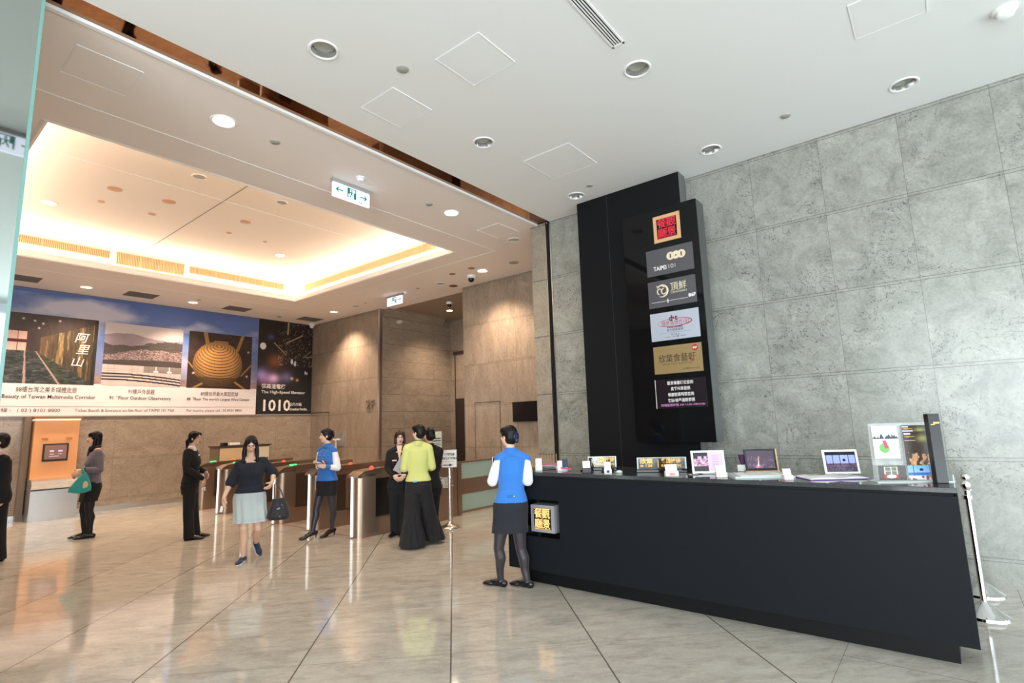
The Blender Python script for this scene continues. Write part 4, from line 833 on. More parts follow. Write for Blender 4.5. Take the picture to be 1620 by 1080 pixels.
g = BM(); box(g, .03, .17, 3.14-1.9, 3.575-1.9, .465, .475); box(g, .03, .17, 3.14-1.9, 3.575-1.9, .845, .855); box(g, .03, .17, 3.13-1.9, 3.14-1.9, .465, .855); box(g, .03, .17, 3.575-1.9, 3.585-1.9, .465, .855); box(g, .17, .18, 3.13-1.9, 3.585-1.9, .465, .855); obj('niche', g, M_GBLACK, t)
g = BM(); cyl(g, (-.002, -1.10+.02, .275), (-.004, -1.10, .262), .01, n=8); obj('scuff_mark', g, M_WHITE, t) if False else g.free()
t = thing('lit_seal_sign', 'glowing square seal sign in silver frame set in the counter front', 'sign', (4.60, 3.33, .53))
g = BM(); box(g, -.02, .14, -.145, .145, -.0, .265); obj('case', g, mat('silver_case', rgb(176, 176, 180), .35, .5), t)
g = BM(); box(g, -.024, -.02, -.105, .105, .03, .235); obj('field', g, M_DARK, t)
M_GLOW = mat('amber_glow', rgb(255, 200, 130), .4, emit=rgb(255, 180, 100), es=1.0)
q = seal(t, M_GLOW, RS, UZ, (-.026, 0, .1325), .20)
# ------------------------------------------------------------------ things on the counter
ZC = 1.1205
M_ACR = mat('clear_acrylic', (.93, .97, .96), .05, trans=.0, alpha=.16, spec=.8); M_ACRE = mat('acrylic_edge', rgb(206, 220, 214), .2, spec=.8)
GOLD = mat('gold_lettering', rgb(216, 168, 84), .35, .3)
def plaque(x, y, w, h, rz, label, items, bars):
    t = thing('desk_plaque', label, 'desk sign', (x, y, ZC), rz, 'clear acrylic plaques on the counter')
    g = BM(); box(g, -w/2, w/2, -.006, .006, .03, h); obj('panel', g, mat('smoke_acrylic', rgb(70, 62, 54), .08, alpha=.55, spec=.8), t)
    g = BM(); box(g, -w/2-.008, -w/2, -.012, .012, .03, h+.004); box(g, w/2, w/2+.012, -.012, .012, .03, h+.004); box(g, -w/2, w/2, -.008, .008, h, h+.004); obj('edge', g, M_ACRE, t)
    g = BM(); box(g, -w/2-.02, w/2+.03, -.04, .04, 0, .028, bevel=.004); obj('base', g, M_GBLACK, t)
    g = BM()
    for s, sz, px, pz, wd in items: text(g, s, sz, (px, -.008, pz), (1, 0, 0), UZ, bold=.02, width=wd)
    for bx in bars: box(g, bx-.0025, bx+.0025, -.009, -.007, .045, h-.02)
    obj('lettering', g, GOLD, t); return t
RZ = math.radians(-62)
plaque(5.02, 2.86, .27, .135, RZ, 'smaller clear acrylic plaque with gold characters beside the white card stand', [('餐廳接待', .055, .03, .085, .19), ('RECEPTION', .032, .03, .050, .19)], (-.105,))
plaque(5.02, 2.21, .44, .135, RZ, 'longer clear acrylic plaque with gold characters in front of the black panel', [('欣葉', .052, -.14, .085, .12), ('101 食藝軒', .026, -.14, .052, .12), ('餐廳接待', .055, .09, .085, .18), ('RECEPTION', .032, .09, .050, .18)], (-.03,))
def card_stand(x, y, w, h, rz, mb, mc, label, mark=None, tilt=.3):
    t = thing('card_holder', label, 'card holder', (x, y, ZC), rz, 'little card holders on the counter')
    g = BM(); box(g, -w/2, w/2, -.03, .03, 0, h*.42, bevel=.003); obj('tray', g, mb, t)
    g = BM(); box(g, -w*.44, w*.44, -.006, .006, 0, h*.62, Matrix.Translation((0, .0, h*.38)) @ Matrix.Rotation(-tilt, 4, 'X')); obj('cards', g, mc, t)
    if mark: g = BM(); box(g, -w*.2, w*.2, -.032, -.0305, h*.08, h*.3); obj('mark', g, mark, t)
M_PKC = mat('pale_pink_card', rgb(236, 214, 220), .6); M_CRM = mat('cream_card', rgb(228, 222, 206), .6); M_BRN = mat('brown_holder', rgb(52, 40, 42), .4)
RC = math.radians(-55)
card_stand(4.74, 3.47, .075, .13, RC, M_CRM, M_PAPER, 'cream card holder at the far end of the counter by the blue vest')
card_stand(4.71, 2.86, .085, .115, RC, M_BRN, M_PKC, 'dark holder with pale pink cards left of the smaller plaque')
card_stand(4.72, 2.63, .07, .11, RC, M_WHITE, M_PAPER, 'white card stand with navy mark before the smaller plaque', M_NAVY)
card_stand(4.70, 1.98, .115, .10, RC, M_CRM, M_PAPER, 'cream card box with pink print before the longer plaque', mat('rose_print', rgb(206, 150, 150), .6))
card_stand(4.74, 1.56, .09, .10, RC, M_CRM, M_CRM, 'ivory box of cards in front of the white tablet')
card_stand(4.74, 1.045, .068, .085, RC, M_PKC, M_PKC, 'pale pink card block right of the open menu')
t = thing('brush_rack', 'clear acrylic rack holding rose coloured sticks at the far counter end', 'rack', (5.13, 3.60, ZC), RC)
g = BM(); box(g, -.10, .10, -.04, .04, 0, .012); obj('base', g, M_ACRE, t)
g = BM(); box(g, -.10, .10, -.035, .035, .012, .045); obj('rose_block', g, mat('rose_block', rgb(200, 120, 130), .4), t)
for k in range(6):
    g = BM(); cyl(g, (-.08+k*.032, 0, .045), (-.08+k*.032, 0, .15), .004, n=8); obj('stick', g, mat('tan_stick', rgb(186, 140, 110), .5), t)
t = thing('flyer_stack', 'small white and navy leaflet stand with magenta papers', 'leaflet stand', (4.86, 3.25, ZC), RC)
g = BM(); box(g, -.05, .0, -.03, .03, 0, .10); box(g, .0, .055, -.02, .02, 0, .03); obj('stand', g, M_WHITE, t)
g = BM(); box(g, .0, .06, -.012, .0, .03, .12, Matrix.Rotation(-.2, 4, 'X')); obj('navy_leaflet', g, M_NAVY, t)
g = BM(); box(g, -.02, .09, -.06, -.02, .022, .034, Matrix.Rotation(.15, 4, 'Y')); obj('magenta_papers', g, mat('magenta_paper', rgb(204, 70, 130), .6), t)
t = thing('desk_telephone', 'dark low telephone lying on the far end of the counter', 'telephone', (4.90, 3.47, ZC), RC)
g = BM(); box(g, -.09, .09, -.06, .06, 0, .02, bevel=.006); obj('base', g, M_GBLACK, t)
g = BM(); tube(g, [(-.085, -.02, .028), (-.06, -.02, .038), (.06, -.02, .038), (.085, -.02, .028)], .012, 8); obj('handset', g, mat('grey_handset', rgb(150, 150, 152), .3), t, smooth=True)
g = BM(); lathe(g, [(.03, 0), (.035, .01), (.02, .025), (.001, .028)], n=9); tag(obj('glass_pebble', g, M_ACRE, smooth=True, loc=(4.80, 2.55, ZC)), 'small glass paperweight right of the smaller plaque', 'paperweight')
for nm, x, y, lb in (('black_tray', 4.90, 2.98, 'thin black tray left of the pink card holder'), ('black_tray', 4.88, 2.72, 'thin black tray between the card holders and the smaller plaque')):
    g = BM(); box(g, -.06, .06, -.03, .03, 0, .012, bevel=.002); o = tag(obj(nm, g, M_GBLACK, loc=(x, y, ZC)), lb, 'tray', 'small black trays'); o.rotation_euler = (0, 0, RC)
t = thing('bracelet_keys', 'small bunch of silver keys beside the longer plaque', 'keys', (4.86, 1.87, ZC), RC)
g = BM(); tube(g, [(.02*math.cos(a), .02*math.sin(a), .004) for a in np.linspace(0, 2*PI, 14)], .003, 6); obj('ring', g, M_CHROME, t)
for k in range(3): g = BM(); box(g, .015, .07, -.006, .006, .001, .005, Matrix.Rotation(k*.6-.5, 4, 'Z')); obj('key', g, M_CHROME, t)
def tablet(x, y, w, h, rz, tilt, mf, fn, label, wood=False, nx=90, ny=60, bez=.018):
    t = thing('tablet_computer', label, 'tablet', (x, y, ZC), rz, 'tablets standing on the counter')
    z0 = .018 if wood else .006; M = Matrix.Translation((0, 0, z0)) @ Matrix.Rotation(-tilt, 4, 'X')
    g = BM(); box(g, -w/2, w/2, 0, .009, 0, h, M, bevel=.0035); bd = obj('case', g, mf, t)
    o = print_grid('screen', (-w/2+bez, -.001, bez), (1, 0, 0), (0, 0, 1), w-2*bez, h-2*bez, nx, ny, fn, M_SCREEN); o.data.transform(M); o.parent = t
    if wood:
        g = BM(); box(g, -w/2-.005, w/2+.012, -.03, .05, 0, .016); box(g, w/2-.0, w/2+.014, .01, .03, 0, h, M); box(g, w/2-.06, w/2-.045, .02, .035, 0, h*.9, Matrix.Translation((0, .075, 0)) @ Matrix.Rotation(.12, 4, 'X')); obj('wooden_easel', g, mat('light_wood', rgb(206, 164, 118), .5, bump=.05), t)
    else: g = BM(); box(g, -.05, .05, .012, .10, 0, .008); box(g, -.02, .02, .03, .038, .0, h*.6, Matrix.Translation((0, .04, 0)) @ Matrix.Rotation(.2, 4, 'X')); obj('rest', g, M_WHITE, t)
    return t
M_SCREEN = attr_mat('lit_screen', .15, emit=.75)
def sc1(u, v):
    n = fbm(u*26, v*20, 3, 51); H = np.stack([.06+0*u, .05+0*u, .06+0*u], -1)
    left = u < .5; cr = left & (v > .26) & (v < .66); H = np.where(cr[..., None], np.stack([.2+1.0*n**1.5, .15+.75*n**1.5, .18+.8*n**1.4], -1), H)
    tp = left & (v > .64) & (v < .8) & ((abs(u-.22) < .07) | (abs(u-.42) < .05)); H = np.where(tp[..., None], np.array([.62, .5, .66]), H)
    r = ~left; l = (abs((v*22) % 1-.5) < .12) & (abs(u-.75) < .12) & (v > .2) & (v < .85)
    H = np.where(r[..., None], np.array([.66, .58, .68]), H); return np.where((r & l)[..., None], np.array([.5, .44, .54]), H)
def sc2(u, v):
    n = fbm(u*30, v*30, 3, 61); H = np.stack([.14+.12*n, .11+.08*n, .16+.10*n], -1); lights = (vnoise(u*60, v*50, 5) > .86) & (v < .7); H = H+lights[..., None]*np.array([.42, .3, .35])
    w = .055*(1-(v-.1)/.72); tw = (abs(u-(.40+.07*(v-.1))) < w*.42) & (v > .12) & (v < .8); H = np.where(tw[..., None], np.array([.82, .62, .62]), H)
    g2 = np.exp(-((u-.40)/.12)**2-((v-.12)/.1)**2); return H+g2[..., None]*np.array([.45, .2, .25])
def sc3(u, v):
    H = np.stack([.50-.05*v, .50+.02*v, .72+.05*v], -1)+.04*fbm(u*8, v*8, 3, 71)[..., None]
    H = np.where((v > .84)[..., None], np.array([.10, .10, .14]), H); H = np.where((v < .42)[..., None], np.stack([.16+.25*fbm(u*30, v*30, 2, 72)]*3, -1)*np.array([1, .85, 1.1]), H)
    for x in (.02, .24, .48, .76, .98): H = np.where(((abs(u-x) < .012) & (v > .35))[..., None], .1, H)
    return np.where((((u-.61)/.05)**2+((v-.58)/.07)**2 < 1)[..., None], np.array([.1, .1, .2]), H)
tablet(4.98, 1.74, .29, .205, RZ, .22, M_WHITE, sc1, 'white tablet showing a crowd picture and lilac page')
tablet(5.28, 1.37, .27, .19, RZ, .18, M_GBLACK, sc2, 'black tablet with city night picture on a wooden easel', wood=True)
tablet(5.27, .735, .27, .20, RZ, .18, M_WHITE, sc3, 'white tablet showing a window view behind the open book')
def book(x, y, w, d, rz, label, name='open_menu', cover=None, glass=False):
    t = thing(name, label, 'book', (x, y, ZC), rz, 'open books on the counter')
    g = BM(); box(g, -w/2-.008, w/2+.008, -d/2-.006, d/2+.006, 0, .006); obj('cover', g, cover, t)
    for s in (-1, 1):
        g = BM(); n = 8; pf = [(s*w/2*k/n, .008+.016*math.sin(min(1, k/n*1.3)*PI*.5)*(1-k/n)**.5+.001) for k in range(n+1)]
        P = [[g.verts.new((xx, yy, z)) for xx, z in pf] for yy in (-d/2, d/2)]; B = [[g.verts.new((xx, yy, .006)) for xx, z in pf] for yy in (-d/2, d/2)]
        for k in range(n):
            g.faces.new((P[0][k], P[0][k+1], P[1][k+1], P[1][k]))
            for q in (0, 1): g.faces.new((P[q][k], B[q][k], B[q][k+1], P[q][k+1]))
        g.faces.new((P[0][n], P[1][n], B[1][n], B[0][n])); obj('page', g, M_PAPER, t, smooth=True)
    return t
M_VIO = mat('violet_cover', rgb(120, 80, 160), .5)
bk_ = book(4.98, .78, .44, .27, RZ+.12, 'open book with violet cover before the window-view tablet', cover=M_VIO)
g = BM(); random.seed(3)
for a in range(3):
    for c in range(3): 
        rr = .016+.004*random.random(); vs = [g.verts.new((.06+a*.055+rr*math.cos(2*PI*i/12), -.07+c*.07+rr*.8*math.sin(2*PI*i/12), .029-.006*a)) for i in range(12)]; g.faces.new(vs)
vs = [g.verts.new((-.11+.05*math.cos(2*PI*i/12), .05+.02*math.sin(2*PI*i/12), .026)) for i in range(12)]; g.faces.new(vs); obj('printed_pictures', g, mat('grey_print', rgb(140, 124, 118), .7), bk_)
t = thing('menu_folder', 'flat open menu under clear acrylic in front of the wooden easel', 'menu', (4.98, 1.31, ZC), RZ)
g = BM(); box(g, -.24, .22, -.20, .17, 0, .012); obj('acrylic_base', g, M_ACRE, t)
g = BM(); box(g, -.19, .16, -.155, .13, .0125, .016); obj('sheet', g, M_PAPER, t)
g = BM()
for k in range(8): box(g, -.12, .10, -.11+k*.028, -.106+k*.028, .0162, .0166)
obj('print_lines', g, mat('pale_ink', rgb(176, 176, 180), .7), t)
t = thing('potted_orchid', 'small purple glass holder in a white cube pot', 'plant pot', (5.33, 1.545, ZC))
g = BM(); box(g, -.04, .04, -.04, .04, 0, .06, bevel=.004); obj('pot', g, M_WHITE, t)
g = BM(); lathe(g, [(.016, .06), (.026, .10), (.036, .15), (.034, .152), (.001, .15)], n=14); obj('purple_vase', g, mat('purple_glitter', rgb(92, 40, 96), .3, bump=.5, bscale=300), t, smooth=True)
# brochure display
t = thing('brochure_display', 'clear acrylic brochure display at the near end of the counter', 'brochure stand', (4.90, .29, ZC), RZ)
g = BM(); box(g, -.20, .20, -.05, .08, 0, .012); box(g, -.20, .20, .02, .024, .012, .42); box(g, -.203, -.199, -.04, .024, .012, .40); box(g, .199, .203, -.04, .024, .012, .40); box(g, -.001, .001, -.03, .02, .012, .40); obj('acrylic_frame', g, M_ACR, t)
g = BM(); box(g, -.22, .27, -.07, .10, 0, .006); box(g, .262, .267, -.07, .08, .006, .05); obj('acrylic_base', g, M_ACRE, t)
M_CARD = attr_mat('printed_card', .35)
def br1(u, v):
    H = np.full(u.shape+(3,), .90); sk = (v > .60) & (v < .75) & (vnoise(u*22, v*3, 3) > (v-.60)/.15*.8); H = np.where(sk[..., None], np.array([.12, .16, .22]), H)
    H = np.where((((u-.42)/.2)**2+((v-.32)/.15)**2 < 1)[..., None], np.array([.36, .66, .30]), H); H = np.where(((abs(u-(.5-.3*(v-.35))) < .07) & (v > .30) & (v < .56))[..., None], np.array([.76, .18, .32]), H)
    ln = (abs((v*28) % 1-.5) < .12) & (u > .66) & (u < .9) & (v > .1) & (v < .5); return np.where(ln[..., None], .72, H)
def br2(u, v):
    n = fbm(u*9, v*9, 4, 81); f = fbm(u*20, v*20, 3, 82); H = np.stack([.20+.1*n, .16+.08*n, .14+.06*n], -1)
    g2 = np.exp(-((u-.72)/.22)**2-((v-.80)/.10)**2); H = H+g2[..., None]*np.array([.35, .42, .12])
    fd = (v < .42) & (n > .50) & (u > .12); H = np.where(fd[..., None], np.stack([.55+.4*f, .38+.36*f, .26+.3*f], -1), H)
    H = np.where(((abs(v-.86) < .016) & (u > .08) & (u < .45) & ((u*24) % 1 < .6))[..., None], np.array([.85, .66, .25]), H); H = np.where(((abs(v-.94) < .02) & (u > .06) & (u < .30))[..., None], .88, H)
    return np.where(((abs(v-.77) < .03) & (u > .06) & (u < .46) & ((v*60) % 1 < .55))[..., None], .8, H)
def br3(u, v):
    H = np.stack([.26+.1*fbm(u*12, v*8, 3, 91)]*3, -1)*np.array([1, .92, .86]); w = (abs(u-.46) < .22) & (v > .35) & (v < .9); H = np.where(w[..., None], np.array([.42, .42, .36]), H)
    for x in (.24, .46, .68): H = np.where(((abs(u-x) < .015) & (v > .3) & (v < .92))[..., None], .88, H)
    H = np.where(((abs(v-.9) < .02) & (abs(u-.46) < .24))[..., None], .88, H); H = np.where(((abs(v-.62) < .012) & (abs(u-.46) < .22))[..., None], .85, H)
    H = np.where((((u-.46)/.20)**2+((v-.24)/.12)**2 < 1)[..., None], np.array([.86, .82, .82]), H)
    for x in (.24, .68): H = np.where(((abs(u-x) < .04) & (v > .12) & (v < .38))[..., None], np.array([.72, .18, .2]), H)
    return H
def br4(u, v):
    H = np.stack([.72-.3*v, .80-.12*v, .90+0*v], -1); H = np.where(((v < .5) & (v > .3))[..., None], np.array([.22, .44, .72]), H)
    for x in (.20, .78): H = np.where((abs(u-x) < .02)[..., None], .35, H)
    H = np.where((((u-.48)/.07)**2+((v-.70)/.10)**2 < 1)[..., None], np.array([.24, .18, .22]), H); H = np.where((v < .28)[..., None], np.stack([.85-.3*(vnoise(u*12, v*5, 2) > .5), .80-.5*(vnoise(u*12, v*5, 2) > .5), .80-.5*(vnoise(u*12, v*5, 2) > .5)], -1), H); return H
def card(y_, x0, x1, z0, z1, fn, label, nx, ny):
    q = thing('brochure', label, 'brochure', t.location, RZ, 'brochures in the acrylic display')
    g = BM(); box(g, x0, x1, y_, y_+.004, z0, z1); obj('paper', g, M_PAPER, q)
    print_grid('printed_face', (x0, y_-.001, z0), (1, 0, 0), (0, 0, 1), x1-x0, z1-z0, nx, ny, fn, M_CARD).parent = q
card(.008, -.185, -.015, .165, .40, br1, 'white leaflet with green leaf picture in the brochure display', 50, 70)
card(.012, .01, .185, .22, .40, br2, 'rear dark food leaflet in the brochure display', 50, 50)
card(.002, .012, .190, .10, .355, br2, 'front dark food leaflet in the brochure display', 50, 70)
card(-.018, -.185, -.005, .014, .115, br3, 'brown postcard of a window table in the brochure display', 60, 36)
card(-.018, .01, .19, .014, .115, br4, 'blue postcard of a sea-view table in the brochure display', 60, 36)
t = thing('black_upright_card', 'narrow upright black board with gold mark beside the brochures', 'display board', (4.86, .095, ZC), RZ+.25)
g = BM(); box(g, -.042, .042, -.02, .02, .0, .48, bevel=.002); obj('board', g, mat('black_card', rgb(22, 22, 24), .3), t)
g = BM(); box(g, -.01, .035, -.022, -.0205, .41, .422); box(g, -.03, .0, -.022, -.0205, .402, .408); obj('gold_mark', g, GOLD, t)
# ------------------------------------------------------------------ people: joint positions, metres from each person's base
PEOPLE = {}
PEOPLE['counter_lady'] = dict(base=(4.413, 3.653), fwd=(0.77, 0.638), head=(0.036, -0.012, 1.495), neck=(0.035, -0.042, 1.351), sha=(-0.045, 0.054, 1.284), shb=(0.135, -0.163, 1.274), ela=(-0.093, 0.112, 1.042), elb=(0.102, -0.202, 1.041), wra=(0.092, 0.234, 1.098), wrb=(0.185, 0.012, 1.084), fa=(0.122, 0.276, 1.148), fb=(0.185, 0.09, 1.101), pel=(0.015, -0.019, 0.789), hipa=(-0.023, 0.027, 0.753), hipb=(0.064, -0.078, 0.748), kna=(-0.063, 0.076, 0.375), knb=(0.081, -0.098, 0.361), ana=(-0.033, 0.087, 0.043), anb=(0.082, -0.162, 0.005), toa=(-0.072, 0.244, -0.026), tob=(0.062, -0.013, -0.074), hem=(0.019, -0.023, 0.532), vest=(0.016, -0.02, 0.833))
PEOPLE['gate_lady'] = dict(base=(4.816, 7.67), fwd=(0.532, 0.847), head=(0.016, -0.01, 1.533), neck=(0.046, -0.029, 1.385), sha=(0.005, 0.115, 1.318), shb=(0.084, -0.147, 1.31), ela=(-0.006, 0.122, 1.055), elb=(0.106, -0.208, 1.038), wra=(-0.122, -0.065, 1.078), wrb=(-0.083, -0.184, 1.069), fa=(-0.21, -0.104, 1.114), fb=(-0.203, -0.179, 1.106), pel=(0.041, -0.026, 0.796), hipa=(0.013, 0.051, 0.767), hipb=(0.061, -0.098, 0.768), kna=(-0.07, 0.079, 0.424), knb=(0.107, -0.091, 0.412), ana=(-0.116, 0.073, 0.05), anb=(0.148, -0.022, 0.051), toa=(-0.276, 0.115, -0.009), tob=(0.005, -0.027, -0.035), hem=(0.032, -0.02, 0.625), vest=(0.04, -0.025, 0.853))
PEOPLE['walking_lady'] = dict(base=(3.416, 7.201), fwd=(0.429, 0.904), head=(-0.005, -0.064, 1.464), neck=(0.026, -0.013, 1.308), sha=(-0.104, 0.049, 1.219), shb=(0.164, -0.078, 1.258), ela=(-0.173, 0.06, 1.01), elb=(0.289, -0.115, 1.085), wra=(-0.278, 0.021, 0.828), wrb=(0.214, -0.234, 0.983), fa=(-0.3, 0.01, 0.716), fb=(0.164, -0.255, 0.909), pel=(0.031, -0.015, 0.801), hipa=(-0.021, 0.01, 0.766), hipb=(0.086, -0.041, 0.756), kna=(-0.073, -0.109, 0.424), knb=(0.105, -0.116, 0.403), ana=(-0.02, -0.013, 0.052), anb=(0.237, 0.186, 0.168), toa=(-0.135, -0.124, -0.009), tob=(0.252, 0.102, 0.038), hem=(0.028, -0.013, 0.493), vest=(0.042, -0.02, 0.855))
PEOPLE['guard'] = dict(base=(3.668, 9.474), fwd=(0.361, 0.933), head=(-0.033, 0.013, 1.556), neck=(-0.067, 0.026, 1.408), sha=(-0.181, -0.112, 1.366), shb=(0.02, 0.174, 1.352), ela=(-0.201, -0.158, 1.097), elb=(0.086, 0.181, 1.065), wra=(0.059, -0.152, 0.909), wrb=(0.142, -0.001, 1.015), fa=(0.103, -0.104, 0.785), fb=(0.159, -0.062, 0.955), pel=(-0.061, 0.024, 0.777), hipa=(-0.096, -0.049, 0.755), hipb=(-0.015, 0.092, 0.739), kna=(-0.095, -0.049, 0.4), knb=(0.026, 0.076, 0.383), ana=(-0.076, -0.078, 0.031), anb=(0.081, 0.097, 0.043), toa=(0.023, -0.138, -0.056), tob=(0.149, 0.05, -0.002), vest=(-0.066, 0.025, 0.869))
PEOPLE['bag_lady'] = dict(base=(2.753, 11.249), fwd=(0.238, 0.971), head=(-0.02, 0.005, 1.607), neck=(0.023, -0.006, 1.447), sha=(0.014, -0.168, 1.386), shb=(0.057, 0.151, 1.392), ela=(0.04, -0.216, 1.087), elb=(0.066, 0.169, 1.085), wra=(-0.184, -0.161, 1.105), wrb=(-0.14, 0.137, 1.083), fa=(-0.307, -0.151, 1.025), fb=(-0.218, 0.136, 1.007), pel=(-0.014, 0.003, 0.788), hipa=(-0.03, -0.075, 0.753), hipb=(0.0, 0.082, 0.742), kna=(-0.024, -0.077, 0.43), knb=(-0.059, 0.097, 0.432), ana=(0.009, -0.085, 0.056), anb=(-0.019, 0.087, 0.085), toa=(-0.175, -0.04, 0.015), tob=(-0.188, 0.128, 0.02), hem=(-0.028, 0.007, 0.586), vest=(0.005, -0.001, 0.868))
PEOPLE['glasses_lady'] = dict(base=(5.546, 6.77), fwd=(0.634, 0.774), head=(0.017, -0.014, 1.467), neck=(0.014, -0.011, 1.33), sha=(-0.098, 0.08, 1.258), shb=(0.127, -0.104, 1.247), ela=(-0.127, 0.104, 1.01), elb=(0.182, -0.084, 0.989), wra=(-0.141, -0.066, 0.902), wrb=(-0.021, -0.189, 0.904), fa=(-0.127, -0.154, 0.838), fb=(-0.111, -0.193, 0.847), pel=(-0.001, 0.0, 0.686), hipa=(-0.045, 0.037, 0.651), hipb=(0.051, -0.042, 0.644), kna=(-0.044, 0.036, 0.34), knb=(0.059, -0.048, 0.331), ana=(-0.037, 0.03, 0.04), anb=(0.051, -0.042, 0.023), toa=(-0.155, -0.028, 0.02), tob=(-0.073, -0.134, 0.003), vest=(-0.001, 0.0, 0.724))
PEOPLE['green_lady'] = dict(base=(5.231, 5.873), fwd=(0.665, 0.747), head=(-0.036, 0.032, 1.544), neck=(-0.037, 0.033, 1.403), sha=(-0.152, 0.136, 1.347), shb=(0.072, -0.064, 1.344), ela=(-0.204, 0.142, 1.054), elb=(0.11, -0.098, 1.061), wra=(-0.017, 0.31, 1.034), wrb=(0.232, 0.088, 1.02), fa=(0.069, 0.314, 1.036), fb=(0.225, 0.175, 1.027), pel=(-0.036, 0.032, 0.792), hipa=(-0.094, 0.084, 0.761), hipb=(0.023, -0.02, 0.754), kna=(-0.141, 0.045, 0.379), knb=(0.134, 0.014, 0.384), ana=(-0.161, 0.01, 0.045), anb=(0.232, 0.007, 0.042), toa=(-0.147, 0.131, -0.02), tob=(0.267, 0.111, -0.01), vest=(-0.036, 0.032, 0.878))
PEOPLE['hidden_lady'] = dict(base=(5.718, 6.195), fwd=(0.678, 0.735), head=(-0.029, 0.027, 1.495), neck=(-0.02, 0.018, 1.343), sha=(-0.132, 0.122, 1.282), shb=(0.092, -0.085, 1.271), ela=(-0.119, 0.11, 0.991), elb=(0.055, -0.051, 0.98), wra=(0.035, 0.24, 0.974), wrb=(0.128, 0.154, 0.969), fa=(0.104, 0.244, 0.969), fb=(0.119, 0.231, 0.968), pel=(-0.023, 0.022, 0.678), hipa=(-0.065, 0.06, 0.653), hipb=(0.025, -0.023, 0.647), kna=(-0.067, 0.061, 0.341), knb=(0.016, -0.015, 0.335), ana=(-0.054, 0.05, 0.05), anb=(0.014, -0.013, 0.044), toa=(-0.008, 0.144, -0.022), tob=(0.061, 0.08, -0.028), vest=(-0.023, 0.021, 0.724))
PEOPLE['suited_man'] = dict(base=(1.513, 10.247), fwd=(0.146, 0.989), head=(-0.094, 0.014, 1.599), neck=(-0.096, 0.014, 1.47), sha=(-0.028, -0.097, 1.382), shb=(-0.146, 0.163, 1.386), ela=(0.026, -0.024, 1.095), elb=(-0.226, 0.135, 1.113), wra=(-0.015, -0.119, 0.876), wrb=(-0.208, 0.031, 0.891), fa=(-0.029, -0.137, 0.796), fb=(-0.213, 0.031, 0.809), pel=(-0.059, 0.009, 0.866), hipa=(-0.024, 0.004, 0.82), hipb=(-0.112, 0.016, 0.83), kna=(-0.004, 0.001, 0.418), knb=(-0.097, 0.014, 0.432), ana=(0.026, -0.004, 0.06), anb=(-0.067, 0.01, 0.077), toa=(-0.04, -0.024, -0.005), tob=(-0.122, 0.018, 0.015), vest=(-0.054, 0.008, 0.799))
def V3(p): return Vector(p)
# solid pieces that are fused into one skin --------------------------------------
def p_cone(bm, p0, p1, r0, r1, n=14):
    p0 = V3(p0); p1 = V3(p1); d = p1-p0; L = d.length
    if L < 1e-4: return
    d = d/L; x, y = frame(d); rows = []
    for a in np.linspace(-PI/2, 0, 4)[:-1]: rows.append((p0+d*r0*math.sin(a), max(r0*math.cos(a), .0004)))
    rows += [(p0, r0), (p0.lerp(p1, .5), (r0+r1)/2), (p1, r1)]
    for a in np.linspace(0, PI/2, 4)[1:]: rows.append((p1+d*r1*math.sin(a), max(r1*math.cos(a), .0004)))
    rings(bm, [[c+x*r*math.cos(2*PI*i/n)+y*r*math.sin(2*PI*i/n) for i in range(n)] for c, r in rows])
def p_ell(bm, c, ax, ay, az, n=16, m=9):
    """ellipsoid with half-axis vectors"""
    c = V3(c); rows = []
    for a in np.linspace(-PI/2, PI/2, m):
        k = max(math.cos(a), .004); rows.append([c+az*math.sin(a)+ax*k*math.cos(2*PI*i/n)+ay*k*math.sin(2*PI*i/n) for i in range(n)])
    rings(bm, rows)
def p_loft(bm, rs, n=24, e=2.3):
    """rings of (centre, half-width vector, half-depth vector)"""
    rows = []
    for c, a, b in rs:
        c = V3(c); row = []
        for i in range(n):
            t = 2*PI*i/n; ct, st = math.cos(t), math.sin(t)
            row.append(c+a*(math.copysign(abs(ct)**(2/e), ct))+b*(math.copysign(abs(st)**(2/e), st)))
        rows.append(row)
    return rings(bm, rows)
def fuse(name, bm, m, parent, vox=.0065, smooth=3, label=None):
    o = obj(name, bm, m); md = o.modifiers.new('r', 'REMESH'); md.mode = 'VOXEL'; md.voxel_size = vox; md.use_smooth_shade = True
    if smooth: sm = o.modifiers.new('s', 'SMOOTH'); sm.factor = .5; sm.iterations = smooth
    bpy.context.view_layer.update(); me = bpy.data.meshes.new_from_object(o.evaluated_get(bpy.context.evaluated_depsgraph_get()))
    o.modifiers.clear(); old = o.data; o.data = me; bpy.data.meshes.remove(old); me.name = name; me.shade_smooth()
    if not me.materials: me.materials.append(m)
    o.parent = parent
    if label: o['label'] = label
    return o
def cloth(name, col, rough=.8, bump=.35, scale=18, sheen=.2):
    m = mat(name, col, rough, sheen=sheen)
    if m.get('folded'): return m
    nt = m.node_tree; b = nt.nodes['Principled BSDF']; tc = nt.nodes.new('ShaderNodeTexCoord')
    n = nt.nodes.new('ShaderNodeTexNoise'); n.inputs['Scale'].default_value = scale; n.inputs['Detail'].default_value = 3; n.inputs['Distortion'].default_value = 1.2
    nt.links.new(tc.outputs['Object'], n.inputs['Vector']); bp = nt.nodes.new('ShaderNodeBump'); bp.inputs['Strength'].default_value = bump; bp.inputs['Distance'].default_value = .012
    nt.links.new(n.outputs['Fac'], bp.inputs['Height']); nt.links.new(bp.outputs['Normal'], b.inputs['Normal']); m['folded'] = 1; return m
M_SKIN = attr_mat('skin', .48, sub=.12)
